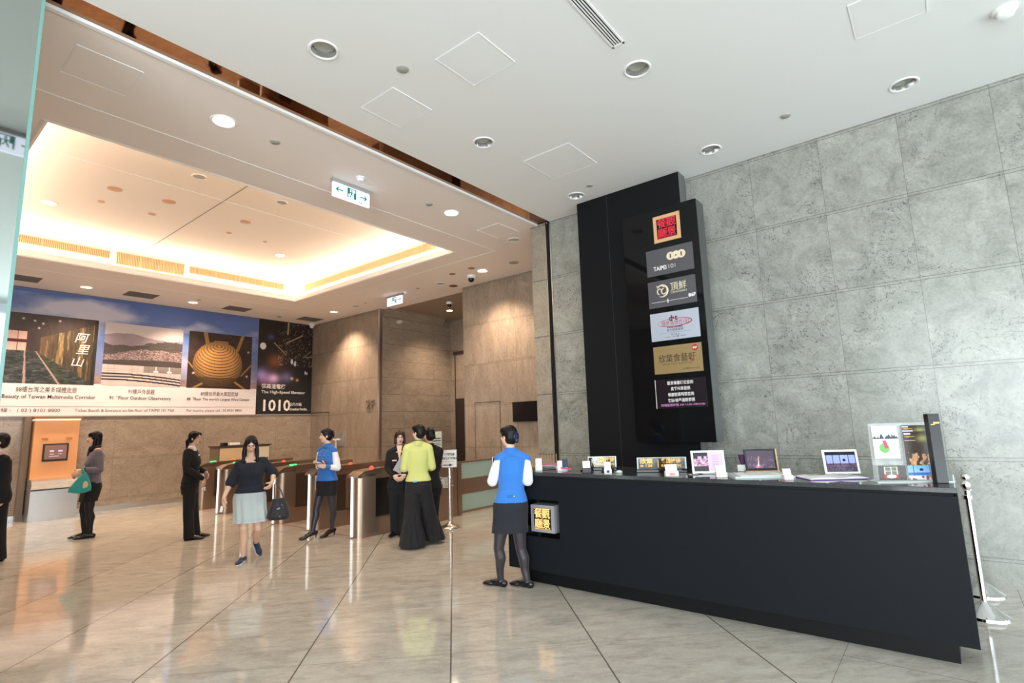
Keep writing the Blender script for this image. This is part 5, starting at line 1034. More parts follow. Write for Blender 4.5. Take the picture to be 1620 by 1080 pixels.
def hair_mat(name, col):
    m = mat(name, col, .45, spec=.3); nt = m.node_tree; b = nt.nodes['Principled BSDF']
    if m.get('strands'): return m
    tc = nt.nodes.new('ShaderNodeTexCoord'); mp = nt.nodes.new('ShaderNodeMapping'); mp.inputs['Scale'].default_value = (90, 90, 9); nt.links.new(tc.outputs['Object'], mp.inputs[0])
    n = nt.nodes.new('ShaderNodeTexNoise'); n.inputs['Scale'].default_value = 1; n.inputs['Detail'].default_value = 4; nt.links.new(mp.outputs[0], n.inputs['Vector'])
    bp = nt.nodes.new('ShaderNodeBump'); bp.inputs['Strength'].default_value = .6; bp.inputs['Distance'].default_value = .006
    nt.links.new(n.outputs['Fac'], bp.inputs['Height']); nt.links.new(bp.outputs['Normal'], b.inputs['Normal']); m['strands'] = 1; return m
HAIR = hair_mat('black_hair', rgb(17, 13, 13)); HAIRB = hair_mat('brown_hair', rgb(52, 32, 24))
UP = Vector((0, 0, 1))
class Person:
    def __init__(s, key, label, face, head, gender='f', heel=.0, tilt=0., lean=0.):
        P = PEOPLE[key]; s.P = P; s.fwd = Vector((*P['fwd'], 0)); s.rt = Vector((s.fwd.y, -s.fwd.x, 0))
        D = lambda a: (s.rt*a[0]+s.fwd*a[1]).normalized()
        s.f = D(face); s.side = s.f.cross(UP).normalized()      # body front, body right-hand side
        s.hf = D(head); s.root = thing('person', label, 'person', (*P['base'], 0)); s.heel = heel; s.J = {k: V3(v) for k, v in P.items() if len(v) == 3}
        J = s.J; J['ht'] = J['head']
        s.k = (J['head'].z+.115)/1.6*(1 if gender == 'f' else 1.0); s.g = gender
        for q in 'ab':                                           # stand the feet on the floor
            J['sh'+q] = J['sh'+q]-UP*.022
            an = J['an'+q]; to = J['to'+q]; d = Vector((to.x-an.x, to.y-an.y, 0))
            s.__dict__['fd'+q] = d.normalized() if d.length > .03 else s.f
            if an.z < .14: an.z = .075+heel; to.z = 0
        s.tilt = tilt
        hz = s.hf*math.cos(tilt)+UP*math.sin(tilt); s.hf3 = hz; s.hs = s.hf.cross(UP).normalized(); s.hu = s.hs.cross(hz).normalized()
        # shoulders: keep the line perpendicular to the body front but pass near the measured points
        s.shc = (J['sha']+J['shb'])/2; s.hipc = (J['hipa']+J['hipb'])/2
        dsh = (J['shb']-J['sha']); s.sdir = dsh.normalized(); s.sw = dsh.length/2
        s.neck = J['neck']; s.crz = s.hipc.z-.02
        s.sd2 = Vector((s.sdir.x, s.sdir.y, 0)).normalized(); s.bd = s.sd2.cross(UP); s.bd = s.bd if s.bd.dot(s.f) > 0 else -s.bd
    # torso profile: t 0 = crotch .. 1 = neck base
    def ring(s, t, off=0., wide=1.):
        k = s.k; z0 = s.hipc.z-.05; z1 = s.shc.z+.045; z = z0+(z1-z0)*t
        ts = [0, .16, .30, .42, .55, .70, .82, .90, .96, 1.0]
        if s.g == 'f': ws = [.148, .164, .144, .116, .118, .134, .142, .134, .092, .060]; ds = [.095, .108, .096, .082, .086, .104, .092, .080, .066, .052]; fo = [-.012, -.012, .0, .004, .006, .014, .008, .0, 0, 0]
        else: ws = [.150, .165, .160, .150, .156, .172, .185, .185, .140, .065]; ds = [.10, .11, .108, .104, .108, .112, .105, .09, .07, .055]; fo = [-.01, -.01, .005, .01, .01, .012, .006, 0, 0, 0]
        w = np.interp(t, ts, ws)*k; d = np.interp(t, ts, ds)*k; f = np.interp(t, ts, fo)*k
        c = s.hipc.lerp(s.shc, min(1, max(0, (z-s.hipc.z)/(s.shc.z-s.hipc.z)))); c = Vector((c.x, c.y, z))+s.bd*f
        if t > .9: c = Vector((np.interp(t, [.9, 1], [c.x, s.neck.x]), np.interp(t, [.9, 1], [c.y, s.neck.y]), z))
        fit = s.sw/(.150*k if s.g == 'f' else .185*k)
        if t > .6: w *= np.interp(t, [.6, .85, 1], [1, max(.85, min(1.15, fit)), 1])
        return (c, s.sd2*(w+off)*wide, s.bd*(d+off))
    def zt(s, z): return (z-(s.hipc.z-.05))/((s.shc.z+.045)-(s.hipc.z-.05))
    def hand(s, bm, q, curl=.35, spread=.0, grip=False):
        J = s.J; w = J['wr'+q]; f = J['f'+q]; d = (f-w).normalized(); k = s.k
        inn = (s.shc-w); inn = Vector((inn.x, inn.y, 0)); inn = inn.normalized() if inn.length > .01 else s.side
        nrm = (inn-d*inn.dot(d)); nrm = nrm.normalized() if nrm.length > .05 else frame(d)[0]          # palm looks toward the body
        lat = d.cross(nrm).normalized()
        if lat.dot(s.f) < 0 and abs(lat.dot(s.f)) > .3: lat = -lat                          # thumb side forward
        if abs(lat.z) > .7 and lat.z < 0: lat = -lat
        pc = w+d*.045*k; p_ell(bm, pc, lat*.040*k, nrm*.015*k, d*.052*k, 14, 8); p_cone(bm, w-d*.01, w+d*.03*k, .021*k, .022*k)
        for i, (o, L, r) in enumerate(((.030, .066, .0082), (.010, .075, .0086), (-.011, .070, .0082), (-.030, .056, .0074))):
            a = w+d*(.084-.004*abs(i-1))*k+lat*o*k; dd = d; c = curl*(1+.12*i)
            if grip: c = 1.15
            for sgm, (l, rr) in enumerate(((L*.45, r), (L*.30, r*.93), (L*.25, r*.85))):
                dd = (dd*math.cos(c*(.55 if sgm == 0 else .9))+nrm*math.sin(c*(.55 if sgm == 0 else .9))).normalized()
                b = a+dd*l*k+lat*o*spread*.3; p_cone(bm, a, b, rr*k*1.12, rr*k*1.05, 8); a = b
        a = w+d*.028*k+lat*.030*k; dd = (d*.72+lat*.62+nrm*.25).normalized(); b = a+dd*.038*k; p_cone(bm, a, b, .0115*k, .0100*k, 8); dd = (dd*.8+nrm*.6).normalized(); p_cone(bm, b, b+dd*.030*k, .0100*k, .0088*k, 8)
        J['palm'+q] = pc+nrm*.02*k; J['nrm'+q] = nrm; J['lat'+q] = lat; J['hd'+q] = d
    def body(s, skin=(226, 186, 160), bare_legs=True, lips=(186, 84, 84), glasses=False, curl=(.35, .35), grip=(False, False)):
        J = s.J; k = s.k; bm = BM()
        p_loft(bm, [s.ring(t, -.004) for t in (0, .08, .16, .3, .42, .55, .7, .82, .9, .96, 1.0)])
        c = s.J['head']; hu, hf, hs = s.hu, s.hf3, s.hs; s.hk = hk = (.93 if s.g == 'f' else 1.0)*max(.95, k**.5)
        p_cone(bm, s.neck-UP*.03, c-hu*.05*hk-hf*.012, .050*k, .046*k)
        for q in 'ab': p_cone(bm, s.neck-UP*.018, J['sh'+q]+UP*.004, .046*k, .040*k)
        # skull, jaw, cheeks, chin, nose, lips, brow, ears
        p_ell(bm, c+hu*.026*hk-hf*.010, hs*.072*hk, hf*.088*hk, hu*.084*hk, 20, 12)
        p_ell(bm, c-hu*.040*hk+hf*.022*hk, hs*.055*hk, hf*.056*hk, hu*.066*hk, 18, 10)
        p_ell(bm, c-hu*.088*hk+hf*.050*hk, hs*.024*hk, hf*.020*hk, hu*.018*hk, 12, 7)
        p_cone(bm, c+hu*.004*hk+hf*.078*hk, c-hu*.032*hk+hf*.094*hk, .0075*hk, .0125*hk, 10)
        for q in (-1, 1):
            p_ell(bm, c-hu*.024*hk+hf*.058*hk+hs*q*.036*hk, hs*.020*hk, hf*.018*hk, hu*.022*hk, 10, 6)
            p_ell(bm, c-hu*.036*hk+hf*.088*hk+hs*q*.009*hk, hs*.009*hk, hf*.008*hk, hu*.007*hk, 8, 5)
            p_ell(bm, c-hu*.012*hk-hf*.006*hk+hs*q*.074*hk, hs*.008*hk, hf*.017*hk, hu*.028*hk, 10, 7)
            p_cone(bm, c+hu*.026*hk+hf*.078*hk+hs*q*.012*hk, c+hu*.026*hk+hf*.066*hk+hs*q*.045*hk, .0075*hk, .006*hk, 8)
        p_ell(bm, c-hu*.058*hk+hf*.078*hk, hs*.020*hk, hf*.010*hk, hu*.006*hk, 12, 6); p_ell(bm, c-hu*.067*hk+hf*.076*hk, hs*.017*hk, hf*.010*hk, hu*.006*hk, 12, 6)
        for q in 'ab':
            sh, el, wr = J['sh'+q], J['el'+q], J['wr'+q]
            p_cone(bm, sh, sh.lerp(el, .45), .047*k, .042*k); p_cone(bm, sh.lerp(el, .45), el, .042*k, .035*k); p_cone(bm, el, el.lerp(wr, .35), .036*k, .036*k); p_cone(bm, el.lerp(wr, .35), wr, .036*k, .0225*k)
            s.hand(bm, q, curl['ab'.index(q)], grip=grip['ab'.index(q)])
            hp, kn, an = J['hip'+q], J['kn'+q], J['an'+q]; bk = -(s.__dict__['fd'+q])
            p_cone(bm, hp, hp.lerp(kn, .55), .084*k, .066*k); p_cone(bm, hp.lerp(kn, .55), kn, .066*k, .050*k)
            cf = kn.lerp(an, .30)+bk*.014*k; p_cone(bm, kn, cf, .048*k, .053*k); p_cone(bm, cf, kn.lerp(an, .65), .053*k, .039*k); p_cone(bm, kn.lerp(an, .65), an, .039*k, .030*k)
            s.foot(bm, q, .0)
        o = fuse('body', bm, M_SKIN, s.root, .0058, 2)
        me = o.data; n = len(me.vertices); co = np.empty(n*3); me.vertices.foreach_get('co', co); co = co.reshape(-1, 3)
        sk = np.array(skin)/255.; col = np.tile(sk, (n, 1)); rel = co-np.array(c); x = rel@np.array(hs)/hk; y = rel@np.array(hf)/hk; z = rel@np.array(hu)/hk
        col *= (1-.05*np.clip(fbm(co[:, 0]*30+9, co[:, 2]*30, 3, 5), 0, 1))[:, None]
        face = y > .045
        bl = face & (np.hypot(abs(x)-.038, z+.03) < .022); col[bl] = col[bl]*np.array([1.02, .93, .91])
        lp = face & (((x/.021)**2+((z+.0625)/.0105)**2) < 1); col[lp] = np.array(lips)/255.
        ln = face & (abs(x) < .019) & (abs(z+.0625) < .0018); col[ln] = np.array([.40, .16, .16])
        for q in (-1, 1):
            ew = face & ((((x-q*.031)/.0155)**2+((z-.004)/.0070)**2) < 1); col[ew] = [.88, .85, .83]
            ir = face & (np.hypot(x-q*.031, z-.004) < .0066); col[ir] = [.12, .08, .07]
            lid = face & (abs(x-q*.031) < .017) & (abs(z-.0115+((x-q*.031)/.02)**2*.004) < .0030); col[lid] = [.16, .11, .10]
            br = face & (abs(x-q*.031) < .021) & (abs(z-.0265+((x-q*.031)/.02)**2*.003) < .0038); col[br] = [.22, .16, .14]
        col = np.clip(col, 0, 1); lincol = np.where(col <= .04045, col/12.92, ((col+.055)/1.055)**2.4)
        a = me.color_attributes.new('print', 'FLOAT_COLOR', 'POINT'); a.data.foreach_set('color', np.concatenate([lincol, np.ones((n, 1))], 1).astype(np.float32).ravel())
        if glasses:
            g = BM()
            for q in (-1, 1):
                cc = c+hs*q*.031*hk+hu*.002*hk+hf*.101*hk
                tube(g, [cc+hs*.021*math.cos(a_)+hu*.014*math.sin(a_)*(1 if math.sin(a_) < 0 else .85) for a_ in np.linspace(0, 2*PI, 20)], .0014, 6)
                tube(g, [cc+hs*q*.021+hu*.004, cc+hs*q*.041-hf*.02+hu*.004, c+hs*q*.078*hk-hf*.0+hu*.004], .0013, 6)
            tube(g, [c-hs*.010+hf*.101*hk+hu*.002, c+hf*.103*hk+hu*.005, c+hs*.010+hf*.101*hk+hu*.002], .0013, 6)
            obj('eyeglasses', g, mat('thin_dark_frame', rgb(70, 50, 44), .3, .3), s.root)
        return o
    def foot(s, bm, q, g=0.):
        J = s.J; an = J['an'+q]; to = J['to'+q]; k = s.k; lifted = an.z > .16
        fd = s.__dict__['fd'+q]
        if lifted: dd = (to-an).normalized(); up = (UP-dd*UP.dot(dd)); up = up.normalized() if up.length > .1 else -fd; up = dd.cross(up).cross(dd).normalized(); fd3 = dd; sole = an-up*.0
        side = fd.cross(UP).normalized()
        if lifted:
            heel = an-fd3*.0+(-up)*.02; toe = an+fd3*.15*k
            p_ell(bm, an.lerp(toe, .25), side*(.033*k+g), up*(.034*k+g), fd3*(.085*k+g), 14, 8); p_ell(bm, an+fd3*.12*k, side*(.041*k+g), up*(.022*k+g), fd3*(.065*k+g), 14, 8); p_ell(bm, an-fd3*.02, side*(.031*k+g), up*(.034*k+g), fd3*(.04*k+g), 12, 7); return
        h = s.heel; base = Vector((an.x, an.y, 0)); hz = .034+h
        p_ell(bm, base-fd*.030*k+UP*hz, side*(.030*k+g), fd*(.042*k+g), UP*(.034*k+g), 14, 8)
        mid = base+fd*.05*k+UP*(.040+h*.62); ball = base+fd*(.125*k)+UP*.026
        p_cone(bm, base+UP*(.05+h), mid, .031*k+g, .030*k+g); p_cone(bm, mid, ball, .030*k+g, .022*k+g); p_cone(bm, base-fd*.03*k+UP*hz, mid-UP*.01, .026*k+g, .026*k+g)
        p_ell(bm, ball, side*(.040*k+g), fd*(.055*k+g), UP*(.020*k+g*.5), 14, 8); p_ell(bm, base+fd*.165*k+UP*.020, side*(.030*k+g), fd*(.035*k+g), UP*(.014*k+g*.5), 14, 8)
    def shoes(s, m, flat=True, label=None, sole=None, low=False):
        for q in 'ab':
            J = s.J; bm = BM(); s.foot(bm, q, .005); k = s.k; an = J['an'+q]; fd = s.__dict__['fd'+q]; lifted = an.z > .16
            if not flat and not lifted:
                b = Vector((an.x, an.y, 0))-fd*.045*k; p_cone(bm, b+UP*.006, b+UP*(.03+s.heel), .007, .016)
            elif not lifted:
                b = Vector((an.x, an.y, 0))-fd*.035*k; p_cone(bm, b+UP*.012, b+UP*.02, .030*k, .030*k)
            o = fuse('shoe', bm, m, s.root, .0055, 1, label)
            # cut the shoe open round the ankle
            me = o.data; b2 = bmesh.new(); b2.from_mesh(me)
            cut = (.072+s.heel) if not lifted else 9
            if low: cut = (.058+s.heel) if not lifted else 9
            if not lifted: bmesh.ops.delete(b2, geom=[v for v in b2.verts if v.co.z > cut-.9*max(0, (v.co-an).dot(fd))*.0], context='VERTS')
            else:
                dd = (J['to'+q]-an).normalized(); bmesh.ops.delete(b2, geom=[v for v in b2.verts if (v.co-an).dot(dd) < .02 and v.co.z > an.z+.012], context='VERTS')
            if not lifted:
                bot = [v for v in b2.verts if v.co.z < .002]
                for v in bot: v.co.z = .002
            b2.to_mesh(me); b2.free(); me.shade_smooth()
            if sole:
                g = BM()
                if not lifted:
                    n = 24; c = Vector((an.x, an.y, 0)); sd = fd.cross(UP)
                    pl = [(c+fd*(.062*k+.135*k*math.cos(a))+sd*(.040*k*math.sin(a)*(1+.15*math.cos(a)))) for a in np.linspace(0, 2*PI, n, endpoint=False)]
                    rings(g, [[p+UP*.001 for p in pl], [p+UP*.022 for p in pl]])
                else:
                    dd = (J['to'+q]-an).normalized(); up = (UP-dd*UP.dot(dd)).normalized(); sd = dd.cross(up)
                    pl = [(an+dd*(.055*k+.125*k*math.cos(a))+sd*(.040*k*math.sin(a))-up*.024) for a in np.linspace(0, 2*PI, 24, endpoint=False)]
                    rings(g, [[p-up*.012 for p in pl], [p+up*.004 for p in pl]])
                obj('sole', g, sole, o)
    def tights(s, m, name='tights'):
        J = s.J; k = s.k; bm = BM(); g = .0045
        for q in 'ab':
            hp, kn, an = J['hip'+q], J['kn'+q], J['an'+q]; bk = -(s.__dict__['fd'+q])
            p_cone(bm, hp, hp.lerp(kn, .55), .084*k+g, .066*k+g); p_cone(bm, hp.lerp(kn, .55), kn, .066*k+g, .050*k+g)
            cf = kn.lerp(an, .30)+bk*.014*k; p_cone(bm, kn, cf, .048*k+g, .053*k+g); p_cone(bm, cf, kn.lerp(an, .65), .053*k+g, .039*k+g); p_cone(bm, kn.lerp(an, .65), an, .039*k+g, .030*k+g)
            s.foot(bm, q, .0032)
        return fuse(name, bm, m, s.root, .006, 2)
    def top(s, name, m, hem, off=.016, sleeve='long', sl_r=1., flare=.0, collar=True, neck_t=.985, label=None, vox=.0065, sleeves_name=None, sm=None, tmin=None, puff=0.):
        """torso garment (+ sleeves): hem is the z of the lower edge"""
        J = s.J; k = s.k; bm = BM(); t0 = s.zt(hem); ts = [t0]+[t for t in (.08, .16, .3, .42, .55, .7, .82, .9, .96) if t > t0+.03]+[neck_t]
        rs = []
        for t in ts:
            r = s.ring(max(0, t), off+flare*max(0, (.45-t))/.45)
            if t < 0: r = (Vector((r[0].x, r[0].y, hem)), r[1], r[2])
            if t >= .95: r = (r[0], r[1]*.93, r[2]*.96)
            rs.append(r)
        p_loft(bm, rs, 28)
        if neck_t > .9:
            for q in 'ab': p_cone(bm, s.neck-UP*(.020 if collar else .045), J['sh'+q]+UP*.004, (.058 if collar else .040)*k, (.046 if sleeve != 'cap' else .044)*k+off*.4)
        def arm(b):
            for q in 'ab':
                sh, el, wr = J['sh'+q], J['el'+q], J['wr'+q]; w = .012*sl_r
                if sleeve == 'long':
                    p_cone(b, sh, sh.lerp(el, .5), .046*k+w, .043*k+w+puff); p_cone(b, sh.lerp(el, .5), el, .043*k+w+puff, .038*k+w+puff); p_cone(b, el, el.lerp(wr, .5), .040*k+w+puff, .037*k+w+puff); e = el.lerp(wr, .90); p_cone(b, el.lerp(wr, .5), e, .037*k+w+puff, .024*k+w)
                elif sleeve == 'elbow':
                    p_cone(b, sh, sh.lerp(el, .5), .043*k+w*.7, .050*k+w*.9); p_cone(b, sh.lerp(el, .5), el.lerp(wr, .10), .050*k+w*.9, .056*k+w)
        if sleeve in ('long', 'elbow') and not sleeves_name: arm(bm)
        if sleeve == 'cap':
            for q in 'ab': sh = J['sh'+q]; p_ell(bm, sh.lerp(s.shc, .28)-UP*.012, s.sd2*.05*k, s.bd*.058*k, UP*.06*k)
        o = fuse(name, bm, m, s.root, vox, 2, label)
        me = o.data; b2 = bmesh.new(); b2.from_mesh(me)                      # crisp hem
        for v in b2.verts:
            if v.co.z < hem+.012: v.co.z = min(v.co.z, hem) if v.co.z < hem+.004 else v.co.z
        b2.to_mesh(me); b2.free(); me.shade_smooth()
        if sleeves_name:
            b = BM(); arm(b); fuse(sleeves_name, b, sm, s.root, vox, 2)
        if collar:
            g = BM(); c = s.neck+UP*.0
            R = [[c+s.sd2*(a*math.cos(t_))+s.bd*(a*.92*math.sin(t_)-.004)+UP*z for t_ in np.linspace(0, 2*PI, 24, endpoint=False)] for a, z in ((.078*k, -.03), (.066*k, .006), (.060*k, .030), (.055*k, .030), (.058*k, -.01))]
            rings(g, R, cap=False); obj('collar', g, m, s.root, smooth=True)
        return o
    def legring(s, z, off, flare=0., wide=1., mind=None):
        J = s.J; k = s.k; pts = []
        for q in 'ab':
            hp, kn, an = J['hip'+q], J['kn'+q], J['an'+q]
            if z > kn.z: t = (hp.z-z)/(hp.z-kn.z); p = hp.lerp(kn, max(0, t)); r = np.interp(t, [0, .55, 1], [.084, .068, .052])*k
            else: t = (kn.z-z)/(kn.z-an.z); p = kn.lerp(an, min(1, t)); r = np.interp(t, [0, .3, 1], [.05, .053, .03])*k
            pts.append((p, r))
        (p, r), (p2, r2) = pts; c = (p+p2)/2; c = Vector((c.x, c.y, z)); dv = Vector((p2.x-p.x, p2.y-p.y, 0)); sd = s.sd2
        hw = abs(dv.dot(sd))/2+max(r, r2)+off; hd = abs(dv.dot(s.bd))/2+max(r, r2)+off
        return c, sd*hw*wide, s.bd*max(hd, mind or 0)
    def skirt(s, m, waist, hem, off=.016, flare=.0, pleats=0, name='skirt', n=56, pd=.006):
        bm = BM(); rs = []; N = 14; tz = s.hipc.z-.05
        for i in range(N+1):
            z = waist+(hem-waist)*i/N; t = s.zt(z)
            if t >= .16: c, a, b = s.ring(t, off)
            else:
                c1, a1, b1 = s.ring(.16, off); c2, a2, b2 = s.legring(z, off); w = min(1, max(0, (.16-t)/.28))
                a2 = s.sd2*max(a2.length, a1.length*.94); b2 = s.bd*max(b2.length, b1.length*.86)
                c = Vector((c1.x, c1.y, z)).lerp(c2, w); a = a1.lerp(a2, w); b = b1.lerp(b2, w)
            fl = 1+flare*i/N; rs.append((c, a*fl, b*fl, i/N))
        rows = []
        for c, a, b, u in rs:
            row = []
            for i in range(n):
                t = 2*PI*i/n; e = 2.25; ct, st = math.cos(t), math.sin(t); p = c+a*math.copysign(abs(ct)**(2/e), ct)+b*math.copysign(abs(st)**(2/e), st)
                if pleats: p = p+(p-c).normalized()*(pd*u*math.sin(pleats*t+.6*math.sin(3*t)))
                row.append(p)
            rows.append(row)
        inner = [[rs[-1][0]+(p-rs[-1][0])*.965 for p in rows[-1]], [rs[-1][0]+(p-rs[-1][0])*.93+UP*.05 for p in rows[-1]]]
        rings(bm, rows+inner); return obj(name, bm, m, s.root, smooth=True)
    def trousers(s, m, waist, off=.012, hem=.05, kneer=.062, hemr=.060, name='trousers'):
        J = s.J; k = s.k; bm = BM(); ts = [t for t in (0, .08, .16, .3, .42) if s.hipc.z-.05+t*((s.shc.z+.095)-s.hipc.z) < waist]
        p_loft(bm, [s.ring(t, off) for t in ts]+[s.ring(s.zt(waist), off)])
        for q in 'ab':
            hp, kn, an = J['hip'+q], J['kn'+q], J['an'+q]; e = Vector((an.x, an.y, hem)) if an.z < .16 else an+UP*.03
            p_cone(bm, hp, hp.lerp(kn, .5), .086*k+off, .072*k+off); p_cone(bm, hp.lerp(kn, .5), kn, .072*k+off, kneer*k+off)
            p_loft(bm, [(kn, s.sd2*(kneer*k+off), s.bd*(kneer*k+off)), (kn.lerp(e, .5), s.sd2*((kneer+hemr)/2*k+off), s.bd*((kneer+hemr)/2*k+off)), (e, s.sd2*(hemr*k+off), s.bd*(hemr*k*1.15+off))], 20, 2)
        return fuse(name, bm, m, s.root, .007, 2)
    def hair(s, m=HAIR, style='bun', bun=(0, -.098, .01), scr=None, vol=1.04, name='hair'):
        c = s.J['head']; hu, hf, hs, hk = s.hu, s.hf3, s.hs, s.hk; bm = BM(); E = lambda o, r, n=18: p_ell(bm, c+hs*o[0]*hk+hf*o[1]*hk+hu*o[2]*hk, hs*r[0]*hk, hf*r[1]*hk, hu*r[2]*hk, n, 11)
        E((0, -.022, .034), (.081*vol, .092*vol, .090*vol)); E((0, -.040, -.005), (.078*vol, .072, .088))
        for q in (-1, 1): E((q*.042, .020, .064), (.036, .060, .042)); E((q*.066, -.014, .024), (.014, .052, .048))
        if style in ('bun', 'tail'): E((0, -.035, -.045), (.066, .058, .055))
        if style == 'bun':
            E((bun[0], bun[1], bun[2]), (.036, .030, .042)); E((bun[0], bun[1]+.015, bun[2]), (.03, .03, .035))
        if style == 'tail':
            p_cone(bm, c-hf*.095*hk+hu*.0, c-hf*.13*hk-hu*.05*hk, .026, .030); p_cone(bm, c-hf*.13*hk-hu*.05*hk, c-hf*.125*hk-hu*.16*hk, .030, .022); p_cone(bm, c-hf*.125*hk-hu*.16*hk, c-hf*.115*hk-hu*.23*hk, .022, .007)
        if style == 'long':
            for q in (-1, 1):
                p_cone(bm, c+hs*q*.066*hk+hf*.0+hu*.02, c+hs*q*.082*hk-s.hf*.005-UP*.10, .024, .027); p_cone(bm, c+hs*q*.082*hk-s.hf*.005-UP*.10, c+hs*q*.088*hk+s.hf*.02-UP*.215, .027, .016)
                E((q*.050, .046, .062), (.034, .036, .044))
            p_cone(bm, c-s.hf*.070*hk, c-s.hf*.105*hk-UP*.12, .068, .060); p_cone(bm, c-s.hf*.105*hk-UP*.12, c-s.hf*.105*hk-UP*.21, .060, .035)
        if style == 'bangs':
            E((0, .030, .050), (.070, .066, .052)); E((0, .058, .040), (.052, .034, .034))
            for q in (-1, 1): p_cone(bm, c+hs*q*.066*hk-hf*.01+hu*.0, c+hs*q*.066*hk+hf*.0-UP*.13, .022, .026); p_cone(bm, c+hs*q*.066*hk-UP*.13, c+hs*q*.05*hk+hf*.04-UP*.21, .026, .022)
            p_cone(bm, c-hf*.05*hk, c-hf*.05*hk-UP*.13, .068, .06); p_cone(bm, c-hf*.05*hk-UP*.13, c-hf*.045*hk-UP*.20, .058, .03)
        if style == 'bob':
            for q in (-1, 1): p_cone(bm, c+hs*q*.070*hk-hf*.006+hu*.03, c+hs*q*.074*hk+hf*.004-UP*.075, .022, .026); E((q*.046, .044, .060), (.038, .042, .046))
            p_cone(bm, c-hf*.045*hk, c-hf*.045*hk-UP*.085, .072, .058); E((.012, .060, .070), (.048, .03, .026))
        if style == 'short':
            pass
        o = fuse(name, bm, m, s.root, .006, 2)
        if style == 'bun' and scr:
            g = BM(); bc = c+hs*bun[0]*hk+hf*(bun[1]-.018)*hk+hu*(bun[2]+.012)*hk
            for a in range(9): t = 2*PI*a/9; p_ell(g, bc+hs*.028*math.cos(t)+hu*.030*math.sin(t), hs*.016, hf*.014, hu*.016, 10, 6)
            p_ell(g, bc-hf*.014, hs*.012, hf*.012, hu*.012, 8, 5); p_ell(g, bc-hu*.045-hf*.004, hs*.022, hf*.02, hu*.030, 10, 7)
            fuse('hair_scrunchie', g, scr, s.root, .006, 1)
        return o
def slab(bm, c, a, b, n, w, h, t):
    c = V3(c); M = Matrix(((a.x, b.x, n.x, c.x), (a.y, b.y, n.y, c.y), (a.z, b.z, n.z, c.z), (0, 0, 0, 1))); box(bm, -w/2, w/2, -h/2, h/2, -t/2, t/2, M, bevel=min(t*.4, .003))
BLUE = cloth('royal_blue_wool', rgb(46, 116, 196), .8, .3, 16); BLUE2 = cloth('deep_blue_wool', rgb(40, 102, 176), .8, .3, 16); SHIRT = cloth('white_cotton', rgb(226, 228, 232), .7, .45, 22)
BLKS = cloth('navy_black_skirt_cloth', rgb(30, 32, 40), .85, .2, 12, sheen=.05); BLK = cloth('black_suit_cloth', rgb(15, 14, 16), .85, .3, 14, sheen=.04); BLKT = cloth('charcoal_trouser_cloth', rgb(26, 24, 26), .85, .5, 14, sheen=.05)
TIGHT = mat('sheer_black_tights', rgb(48, 42, 45), .42, sheen=.15); TIGHTD = mat('opaque_black_tights', rgb(17, 15, 17), .6)
SHOE = mat('black_leather', rgb(20, 20, 23), .22); NAVYS = mat('navy_satin', rgb(24, 30, 66), .25, bump=.3, bscale=60)
# 1 --- counter lady, seen from behind
p = Person('counter_lady', 'woman in blue vest and navy skirt standing with her back to us at the counter', (-.22, 1), (-.72, .62))
p.body(curl=(.7, .6)); p.tights(TIGHT); p.skirt(BLKS, p.J['vest'].z+.05, p.J['hem'].z, .016, .06)
p.top('vest', BLUE, p.J['vest'].z-.005, .018, 'cap', sleeves_name=None, collar=True)
b = BM(); J = p.J
for q in 'ab':
    sh, el, wr = J['sh'+q], J['el'+q], J['wr'+q]; p_cone(b, sh.lerp(p.shc, .05)-UP*.006, sh.lerp(el, .5), .050, .058); p_cone(b, sh.lerp(el, .5), el, .058, .055); p_cone(b, el, el.lerp(wr, .55), .056, .05); p_cone(b, el.lerp(wr, .55), wr.lerp(el, .08), .05, .032)
fuse('shirt_sleeves', b, SHIRT, p.root, .0065, 2)
p.hair(style='bun', bun=(.0, -.100, -.012), scr=NAVYS, vol=1.06); p.shoes(SHOE, low=True)
g = BM(); c = p.ring(.33, .030)[0]; bkc = c-p.bd*(p.ring(.33, .028)[2].length); slab(g, bkc, p.sd2, UP, p.bd, .085, .022, .008); o = obj('back_tab', g, BLUE2, p.root)
g = BM(); p_ell(g, bkc+p.sd2*.03-p.bd*.006, p.sd2*.008, p.bd*.005, UP*.008); obj('tab_button', g, M_CHROME, o)
t = thing('held_tablet', 'white-edged tablet held up by the woman at the counter', 'tablet', p.root.location+J['palma']+UP*.02)
g = BM(); n = (J['palma']-p.shc); d1 = (p.sd2*.35+p.bd*.9).normalized(); d2 = (UP*.93-p.bd*.2).normalized(); d3 = d1.cross(d2); slab(g, (0, 0, .02), d1, d2, d3, .15, .20, .008); obj('case', g, M_WHITE, t)
g = BM(); slab(g, d3*.0045+UP*.02, d1, d2, d3, .135, .185, .001); obj('screen', g, mat('dark_tablet_glass', rgb(60, 60, 70), .1), t)
# 2 --- gate lady in profile
p = Person('gate_lady', 'smiling woman in blue vest and short black skirt standing by the turnstiles', (-.85, -.5), (-1, -.15), heel=.05)
J = p.J; p.body(curl=(.6, .6)); p.tights(TIGHT); p.skirt(BLK, J['vest'].z+.05, J['hem'].z, .012, .0)
p.top('vest', BLUE2, J['vest'].z-.005, .020, 'cap', collar=True)
b = BM()
for q in 'ab':
    sh, el, wr = J['sh'+q], J['el'+q], J['wr'+q]; p_cone(b, sh, sh.lerp(el, .5), .048, .055); p_cone(b, sh.lerp(el, .5), el, .058, .052); p_cone(b, el, wr.lerp(el, .3), .052, .036)
fuse('shirt_sleeves', b, SHIRT, p.root, .0065, 2)
b = BM()
for q in 'ab': el, wr = J['el'+q], J['wr'+q]; p_cone(b, wr.lerp(el, .34), wr.lerp(el, .08), .037, .036)
fuse('blue_cuffs', b, BLUE2, p.root, .006, 1)
